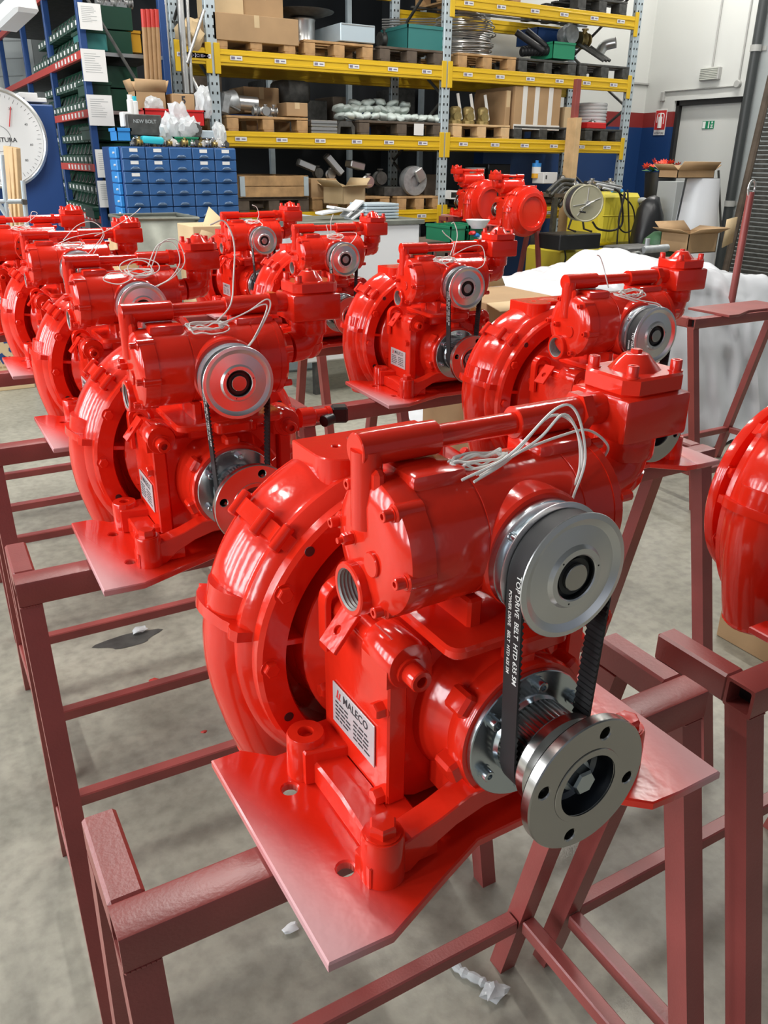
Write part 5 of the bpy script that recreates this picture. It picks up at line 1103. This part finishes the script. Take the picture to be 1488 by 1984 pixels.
# big open carton behind the middle pump, with its label
CYb = 2.95
lo_, hi_ = slab(940, 575, 1080, 640, CYb, .4); t = thing('carton', 'big tan carton with a raised flap and a white label behind the middle pump', 'box', ((lo_[0] + hi_[0]) / 2, CYb + .2, lo_[2])); w_ = hi_[0] - lo_[0]; h = hi_[2] - lo_[2]
MB().b2((-w_ / 2, -.2, 0), (w_ / 2, .2, h), .004).build('body', M['card'], t); q = MB().add([(-w_ / 2, .2, h), (w_ / 2, .2, h), (w_ / 2 - .03, .26, h + .13), (-w_ / 2 + .0, .26, h + .15)], [(0, 1, 2, 3)]); o = q.build('flap', M['card2'], t); mo = o.modifiers.new('s', 'SOLIDIFY'); mo.thickness = .005
q = MB().add([(-w_ / 2, -.2, h), (w_ / 2, -.2, h), (w_ / 2 + .02, -.30, h - .02), (-w_ / 2 - .0, -.30, h - .02)], [(0, 1, 2, 3)]); o = q.build('flap', M['card2'], t); mo = o.modifiers.new('s', 'SOLIDIFY'); mo.thickness = .005
lb_ = MB().box((.0, -.2012, h - .065), (.09, .001, .075)).build('address_label', M['paper'], t); q = MB(); [q.box((-.038 + i * .006, -.2022, h - .045), (.002 + .002 * (i % 3), .001, .022)) for i in range(13)]; [q.box((-.005, -.2022, h - .07 - i * .010), (.065 - .02 * (i % 2), .001, .003)) for i in range(3)]; q.build('print', M['ink'], lb_)
MB().b2((lo_[0] - .1, CYb - .05, 0), (hi_[0] + .1, CYb + .45, .144), .004)
st = carton((lo_[0] - .05, CYb - .02, 0.), (hi_[0] + .05, CYb + .42, lo_[2] - .002), 'plain brown carton standing on the floor under the labelled carton', 'card')
carton((1.15, 2.47, 0), (1.6, 2.70, .40), 'pale carton on the floor seen under the middle pump', 'card2'); lo_ = atz(770, 800, .1)
carton((1.85, 2.15, 0), (2.3, 2.5, .42), 'pale carton on the floor with red print, right of the first', 'card2')
carton((2.36, 1.05, 0), (2.95, 1.62, .16), 'brown carton lying on the floor at the right edge', 'card')
lo_, hi_ = slab(-70, 636, 50, 760, 6.5, .35); t = carton((lo_[0], 6.5, 0), (hi_[0], 6.85, hi_[2]), 'brown carton with a blue swirl mark at the left edge', 'card2', tape=False); c_ = aty(14, 678, 6.5) - t.location; d_ = aty(-2, 700, 6.5) - t.location; e_ = aty(0, 712, 6.5) - t.location
# its printed mark
q = MB()
for a0, a1, r0, r1 in ((20, 110, .05, .085), (200, 290, .05, .085), (-40, 40, .035, .012)):
    n_ = 10; v = []; f = []
    for i in range(n_ + 1):
        a = R(a0 + (a1 - a0) * i / n_); v += [(r0 * math.cos(a) * .8, 0, r0 * math.sin(a)), (r1 * math.cos(a) * .8, 0, r1 * math.sin(a))]
    f = [(2 * i, 2 * i + 1, 2 * i + 3, 2 * i + 2) for i in range(n_)]; q.add(v, f, Matrix.Translation((c_.x, -.1765, c_.z)))
add_text(q, 'GSW', .07, frame((d_.x, -.1765, d_.z), (1, 0, 0), (0, 0, 1)), .003); q.build('print', M['bluep'], t); q = MB(); [q.box((e_.x - .07 + .035 * i, -.1765, e_.z), (.024, .001, .012)) for i in range(5)]; q.build('print', M['card'], t)

# ============================================================= yellow water tank with hose reel
TY = 6.7
tk = thing('yellow_tank', 'yellow plastic water tank in a black frame', 'tank', (0, 0, 0))
lo_, hi_ = slab(1158, 374, 1246, 478, TY, .55); MB().b2(lo_, hi_, .04).build('upper_tank', M['tank'], tk); MB().b2((lo_[0] + .03, TY - .006, lo_[2] + .30), (hi_[0] - .1, TY + .01, lo_[2] + .31), .003).build('seam', M['tank'], tk)
lo2, hi2 = slab(1085, 478, 1210, 545, TY - .15, .6); MB().b2((lo2[0], lo2[1], .35), hi2, .03).build('lower_tank', M['tank'], tk)
for (a, b, c, d) in ((1080, 476, 1245, 481), (1085, 519, 1215, 523)): l_, h_ = slab(a, b, c, d, TY - .2, .04); MB().b2(l_, h_).build('frame_bar', M['black'], tk)
for (a, b, c, d) in ((1130, 478, 1136, 545), (1206, 478, 1213, 545)): l_, h_ = slab(a, b, c, d, TY - .21, .04); MB().b2((l_[0], l_[1], 0), h_).build('frame_post', M['black'], tk)
l_, h_ = slab(1083, 452, 1166, 486, TY - .45, .35); MB().b2(l_, h_, .01).build('control_box', M['black'], tk)
p = aty(1243, 390, TY - .03); MB().tube(spline([(p.x, p.y + .08, p.z), (p.x, p.y - .04, p.z + .01), (p.x + .02, p.y - .05, p.z - .04), (p.x + .01, p.y - .05, p.z - .10)], 5), .028, 14).build('elbow_fitting', M['greypl'], tk)
q = MB(); z = p.z - .10
for k in range(22): q.cyl((p.x + .008 - k * .002, p.y - .05, z - k * .016), (p.x + .007 - k * .002, p.y - .05, z - k * .016 - .012), .024, 12)
q.build('ribbed_hose', M['orange'], tk)
# hose reel
rc_ = aty(1136, 394, TY - .62); hr = thing('hose_reel', 'round hose reel with black hose and olive side plate', 'hose reel', (rc_.x, rc_.y, rc_.z), R(-20)); hr.scale = (.80, .92, .80); 
MB().lathe([(0, -.012), (.185, -.012), (.195, -.020), (.205, -.016), (.205, -.004), (.19, .0), (0, .0)], (0, 0, 0), 'y', 48).build('side_plate', M['reel'], hr); MB().lathe([(0, .17), (.20, .17), (.205, .175), (.205, .185), (0, .185)], (0, 0, 0), 'y', 48).build('side_plate', M['reel'], hr)
for k in range(6): MB().tube([(.175 * math.cos(a), .015 + k * .027, .175 * math.sin(a)) for a in [2 * PI * i / 36 for i in range(36)]], .0135, 8, closed=True).build('hose_turn', M['hose'], hr)
MB().lathe([(0, 0), (.16, 0), (.16, .17), (0, .17)], (0, 0, 0), 'y', 36).build('drum', M['hose'], hr)
q = MB()
for a in (20, 88, 190, 232): q.cyl((0, -.016, 0), (.17 * math.cos(R(a)), -.016, .17 * math.sin(R(a))), .006, 8)
q.lathe([(0, -.05), (.03, -.05), (.035, -.01), (0, -.01)], (0, 0, 0), 'y', 16); q.build('spokes', M['silver'], hr)
MB().tube([(0, -.05, 0), (.07, -.06, .03), (-.10, -.06, -.06), (-.06, -.065, -.09)], .006, 8).build('crank', M['silver'], hr); MB().cyl((-.10, -.06, -.085), (-.03, -.062, -.095), .010, 10).build('crank_grip', M['black'], hr)
for sx in (-1, 1): MB().tube([(sx * .02, .20, 0), (sx * .10, .20, -.30), (sx * .10, .0, -.31)], .012, 8).build('bracket', M['black'], hr)
for i, (pts, lb) in enumerate((([(1190, 366), (1202, 378), (1206, 430), (1190, 446), (1160, 444), (1148, 430)], 'black hose looping from the tank top back to the reel'), ([(1192, 366), (1225, 400), (1228, 440), (1210, 450), (1198, 430), (1212, 375)], 'black cable making a wide loop on the yellow tank'), ([(1216, 368), (1218, 420), (1219, 472)], 'black cable hanging straight down the yellow tank'), ([(1210, 370), (1198, 440), (1196, 490), (1210, 514), (1240, 514)], 'black cable running down to the motor behind the valve'), ([(1092, 476), (1096, 500), (1090, 514), (1084, 512)], 'short black hose under the reel'))):
    one('hose', lb, 'hose', MB().tube(spline([aty(*q_, TY - .08 - .02 * i) for q_ in pts], 6), .008 if i else .011, 8), M['hose'])
for i in range(4): a = aty(1150 + i * 6, 352 + 4 * i, TY - .1); b = aty(1205 - i * 2, 362 + 3 * i, TY - .05); one('metal_strip', ('bright strip lying on the reel, topmost', 'bright strip lying on the reel, second', 'bright strip lying on the reel, third', 'bright strip lying on the reel, lowest')[i], 'strip', MB().cyl(a, b, .012, 8), M['bench' if i % 2 else 'silver'])
one('blue_capped_bottle', 'clear bottle with a blue cap lying on the tank', 'bottle', MB().cyl(aty(1186, 369, TY + .1), aty(1205, 370, TY + .1), .02, 12), M['bluelt'])
# dark cover, green drum, black motor
lump(aty(1252, 460, 6.3), (.17, .16, .40), M['black'], 5, 'dark_cover', 'black covered hump behind the yellow tank', 'cover', .12, 1.2)
p = aty(1280, 482, 5.3); t = thing('green_drum', 'dark green rounded steel drum on the floor by the door', 'drum', (p.x, 5.3, 0)); MB().lathe([(0, 0), (.17, 0), (.17, p.z), (.15, p.z + .08), (.08, p.z + .14), (0, p.z + .15)], (0, 0, 0), 'z', 36).build('body', M['dkgreen'], t); MB().lathe([(.168, p.z - .1), (.178, p.z - .09), (.168, p.z - .08)], (0, 0, 0), 'z', 36).build('hoop', M['dkgreen'], t)
p = aty(1260, 500, 4.85); t = thing('black_motor', 'black engine with a round intake behind the plastic sheet', 'motor', (p.x, 4.85, 0)); MB().box((0, .2, p.z), (.42, .3, .16), .03, seg=2).b2((-.2, .05, 0), (.2, .35, p.z - .05)).build('block', M['castdk'], t)
MB().lathe([(.045, -.06), (.06, -.06), (.062, -.05), (.05, 0), (.0, 0)], (-.15, .05, p.z), 'y', 24).build('intake', M['silver'], t); MB().cyl((-.05, .04, p.z + .06), (.2, .02, p.z + .07), .03, 12).cyl((.05, .1, p.z + .08), (.05, .1, p.z + .14), .02, 10).build('fittings', M['cast'], t)
# black cone pot with red flowers, conical white sheet, grey sheets
p = aty(1281, 334, 7.0); pt = thing('flower_pot', 'tall black tapering pot with red artificial flowers', 'flower pot', (p.x, 7.0, 0)); MB().lathe([(0, 0), (.10, 0), (.13, p.z - .5), (.175, p.z), (.165, p.z), (.12, p.z - .3), (0, p.z - .3)], (0, 0, 0), 'z', 24).build('pot', M['black'], pt)
pm = MB()
for k in range(8):
    a = 2 * PI * k / 8; pm.add([(0, 0, 0), (.03 * math.cos(a - .35), .03 * math.sin(a - .35), .012), (.05 * math.cos(a), .05 * math.sin(a), .02), (.03 * math.cos(a + .35), .03 * math.sin(a + .35), .012)], [(0, 1, 2, 3)])
pm = pm.mesh('flower', M['flower'], 80)
for i in range(18):
    a = rng.uniform(0, 2 * PI); r_ = rng.uniform(.02, .19); o = inst('flower', pm, pt, (r_ * math.cos(a), r_ * math.sin(a), p.z + .04 + rng.uniform(0, .07)), (rng.uniform(-.8, .8), rng.uniform(-.8, .8), a))
lm = MB().add([(0, 0, 0), (.03, .03, .02), (0, .10, .03), (-.03, .03, .02)], [(0, 1, 2, 3)]).mesh('leaf', M['leafy'], 80)
for i in range(10): a = rng.uniform(0, 2 * PI); inst('leaf', lm, pt, (.12 * math.cos(a), .12 * math.sin(a), p.z + .01), (rng.uniform(-.4, .4), rng.uniform(-.4, .4), a - PI / 2))
p = aty(1362, 345, 5.6); hgt = p.z; t = thing('rolled_sheet', 'white sheet rolled into a tall cone by the door', 'sheet', (p.x, 5.6, 0)); o = MB().lathe([(.26, .0), (.22, hgt * .5), (.155, hgt)], (0, 0, 0), 'z', 32, R(-200), R(130)).build('sheet', M['cone'], t)
lo_, hi_ = slab(1300, 355, 1335, 470, 6.5, .02); one('grey_sheet', 'grey metal sheet leaning left of the white cone', 'sheet', MB().b2((lo_[0], lo_[1], 0), hi_), M['greypl']); lo_, hi_ = slab(1308, 352, 1344, 380, 6.2, .25); lo_ = (lo_[0], lo_[1], 0); one('grey_box', 'grey box behind the white cone', 'box', MB().b2(lo_, hi_, .004), M['greypl'])
MBp = aty(1350, 318, 5.9); t = carton((aty(1314, 330, 5.5).x, 5.5, hgt + .001), (aty(1385, 330, 5.5).x, 5.72, hgt + .07), 'brown carton with papers lying on top of the white cone', 'card', open_=.8)
for i in range(5):
    one('rolled_paper', 'rolled paper sticking out of the carton on the cone', 'paper', MB().cyl((aty(1320 + 12 * i, 330, 5.52).x, 5.53, hgt + .03), (aty(1335 + 10 * i, 322, 5.7).x, 5.7, hgt + .10), .012, 8), M['paper'], 'rolled papers in the carton on the cone')
one('dark_strut', 'thin dark strut standing right of the white cone', 'strut', MB().cyl(aty(1392, 330, 5.5), aty(1398, 470, 5.5), .010, 8), M['castdk'])
t = carton(*slab(1330, 452, 1392, 492, 4.9, .30), 'open brown carton on the floor right of the green drum', 'card', open_=.9, tape=False)
q = MB().add([tuple(aty(1398, 480, 4.9)), tuple(aty(1418, 470, 5.2)), tuple(aty(1428, 420, 5.25)), tuple(aty(1408, 425, 4.95))], [(0, 1, 2, 3)]); o = q.build('cardboard_sheet', M['card2']); mo = o.modifiers.new('s', 'SOLIDIFY'); mo.thickness = .006; tag(o, 'upright cardboard sheet right of the open carton', 'cardboard')
# lattice of dark roller slats with a brown frame against the right wall
rs = thing('roller_shutter', 'dark slatted shutter in a brown frame leaning at the right', 'shutter', (0, 0, 0)); SHX = 8.2
def shp(px, py): return atx(px, py, SHX)
A_, B_, C_, D_ = shp(1419, 480), shp(1478, 165), shp(1520, 165), shp(1520, 490)
yL, zb_, zt_ = A_.y, A_.z, B_.z
y1_, y0_ = max(A_.y, B_.y), 4.2
lean = .25
for k in range(int((zt_ - .1) / .045)):
    z = .1 + k * .045; xx = SHX + lean * z / zt_ - .1
    MB().box((xx, (y1_ + y0_) / 2 - .0, z), (.022, y1_ - y0_ - .1, .036), .004).build('slat', M['castdk'], rs)
for y in (y1_, y0_): MB().cyl((SHX - .1, y, 0), (SHX + lean - .1, y, zt_ + .1), .04, 8).build('frame_side', M['oldwood'], rs)
MB().b2((SHX + lean - .14, y0_, zt_ + .06), (SHX + lean - .06, y1_, zt_ + .14)).build('frame_top', M['oldwood'], rs)
# hooked maroon post
a = aty(1432, 500, 3.4); b = aty(1455, 372, 3.4); t = thing('hooked_post', 'maroon post with a ring hook standing behind the plastic sheet', 'post', (0, 0, 0)); MB().cyl((a.x, a.y, 0), (b.x, b.y, b.z), .022, 12).build('post', M['maroon'], t); MB().tube([(b.x + .028 * math.cos(q_), b.y, b.z + .02 + .045 * math.sin(q_)) for q_ in [2 * PI * i / 20 for i in range(20)]], .007, 8, closed=True).build('ring', M['silver'], t)
# floor pallets at far right
for i in range(3): pallet(6.9, 7.7, .002 + i * .138, ("bottom pallet of the stack at the far right", "middle pallet of the stack at the far right", "top pallet of the stack at the far right")[i], "wood", 4.3, .9)
# ============================================================= white plastic sheet thrown over crates
sx0, sx1, sy0, sy1 = 3.0, 5.0, 3.45, 4.3
n1, n2 = 110, 80; v = []; f = []
HZ = 1.03
def sheet_h(u, w_):
    x = sx0 - .25 + (sx1 - sx0 + .5) * u; y = sy0 - .35 + (sy1 - sy0 + .7) * w_
    ex_ = max(sx0 + .25 - x, x - (sx1 - .1), 0) / .5; ey_ = max(sy0 + .1 - y, y - (sy1 - .1), 0) / .45
    e = min(1, math.hypot(ex_, ey_)); z = HZ * (1 - e ** 1.6) + .02 - .14 * abs(x - 4.0) * (e < 1)
    nn = mnoise.noise(Vector((x * 3.1, y * 3.1, 0))) * .045 + (abs(mnoise.noise(Vector((x * 5, y * 5, z * 3)))) - .2) * .06 + mnoise.noise(Vector((x * 15, y * 15, z * 9))) * .012
    return (x + nn * 1.2 * (e > .3), y + nn * 1.5 * (e > .3), max(.02, z + nn))
for i in range(n1 + 1):
    for j in range(n2 + 1): v.append(sheet_h(i / n1, j / n2))
for i in range(n1):
    for j in range(n2): a = i * (n2 + 1) + j; f.append((a, a + 1, a + n2 + 2, a + n2 + 1))
o = MB().add(v, f).build('plastic_sheet', M['sheetpl'], None, 60); tag(o, 'large crumpled white plastic sheet draped behind the right row pump', 'sheet')
# bits on the floor
for i, (px, py, s_, lb) in enumerate(((563, 1797, .012, 'small crumpled white scrap on the floor near the front stand'), (298, 1318, .010, 'red paint flake on the floor at the left'), (270, 1220, .018, 'clear plastic scrap under the second stand'), (395, 1418, .006, 'tiny red paint flake on the floor'))):
    p = atz(px, py, .012); lump(p, (s_ * 1.6, s_, s_ * .5), M[('bench', 'redp', 'plasticbag', 'redp')[i]], i, 'floor_scrap', lb, 'scrap', .5, 2., 2)
pts = [atz(*q_, .012) for q_ in ((868, 1850), (892, 1880), (930, 1900), (955, 1918))]
o = MB().tube(spline(pts, 5), .010, 8, rs=[.006 + .006 * abs(math.sin(i * 1.3)) for i in range(16)]).build('plastic_strip', M['plasticbag']); tag(o, 'twisted clear plastic strip on the floor by the front stand foot', 'strip'); lump(atz(958, 1922, .015), (.03, .02, .014), M['plasticbag'], 8, 'floor_scrap', 'crumpled clear film at the end of the plastic strip', 'scrap', .5, 2., 2)
for i, (px, py, sx, lb) in enumerate(((250, 1240, .09, 'dark oil stain on the floor under the second stand'),)):
    p = atz(px, py, .0015); q = MB().add([(p.x + sx * (1 + .3 * math.sin(3 * a)) * math.cos(a) * 1.2, p.y + sx * .5 * math.sin(a), .0015) for a in [2 * PI * k / 20 for k in range(20)]], [tuple(range(20))]); tag(q.build('floor_stain', M['castdk']), lb, 'stain')

# ============================================================= labels of look-alikes told apart by their place in the row
ORD = ['first', 'second', 'third', 'fourth', 'fifth', 'sixth', 'seventh', 'eighth', 'ninth', 'tenth', 'eleventh', 'twelfth', 'thirteenth', 'fourteenth', 'fifteenth', 'sixteenth', 'seventeenth', 'eighteenth', 'nineteenth', 'twentieth', 'twenty-first', 'twenty-second', 'twenty-third', 'twenty-fourth', 'twenty-fifth', 'twenty-sixth', 'twenty-seventh', 'twenty-eighth']
def world(o):
    if o.location.length > .01 or o.type == 'EMPTY': return Vector(o.location)
    return Vector(o.data.vertices[0].co)
sets = {}
for o in col.objects:
    if o.parent is None and 'label' in o and o.get('group') and o['group'] != 'long ceiling lamps': sets.setdefault((o['group'], o['label']), []).append(o)
for (g, lb), os_ in sets.items():
    if len(os_) < 2: continue
    if g == 'dim cases in the dark store':
        for row in (0, 1):
            rr_ = sorted([o for o in os_ if (world(o).z > 1.5) == bool(row)], key=lambda o: world(o).x)
            for i, o in enumerate(rr_): o['label'] = 'dim case in the dark store, %s row, %s from the left' % (('lower', 'upper')[row], ORD[i])
        continue
    bins = g == 'green parts bins in the shelving'; rods = g in ('rods behind the teal crate', 'joints of the pale cabinet')
    def key(o):
        p = world(o)
        if bins: return p.y
        if rods: return -p.z
        d = p - CAM; return d.dot(RT) / d.dot(FW)
    os_.sort(key=key)
    for i, o in enumerate(os_): o['label'] = lb + ', ' + ORD[i] + (' from the front' if bins else ' from the top' if rods else ' from the left')
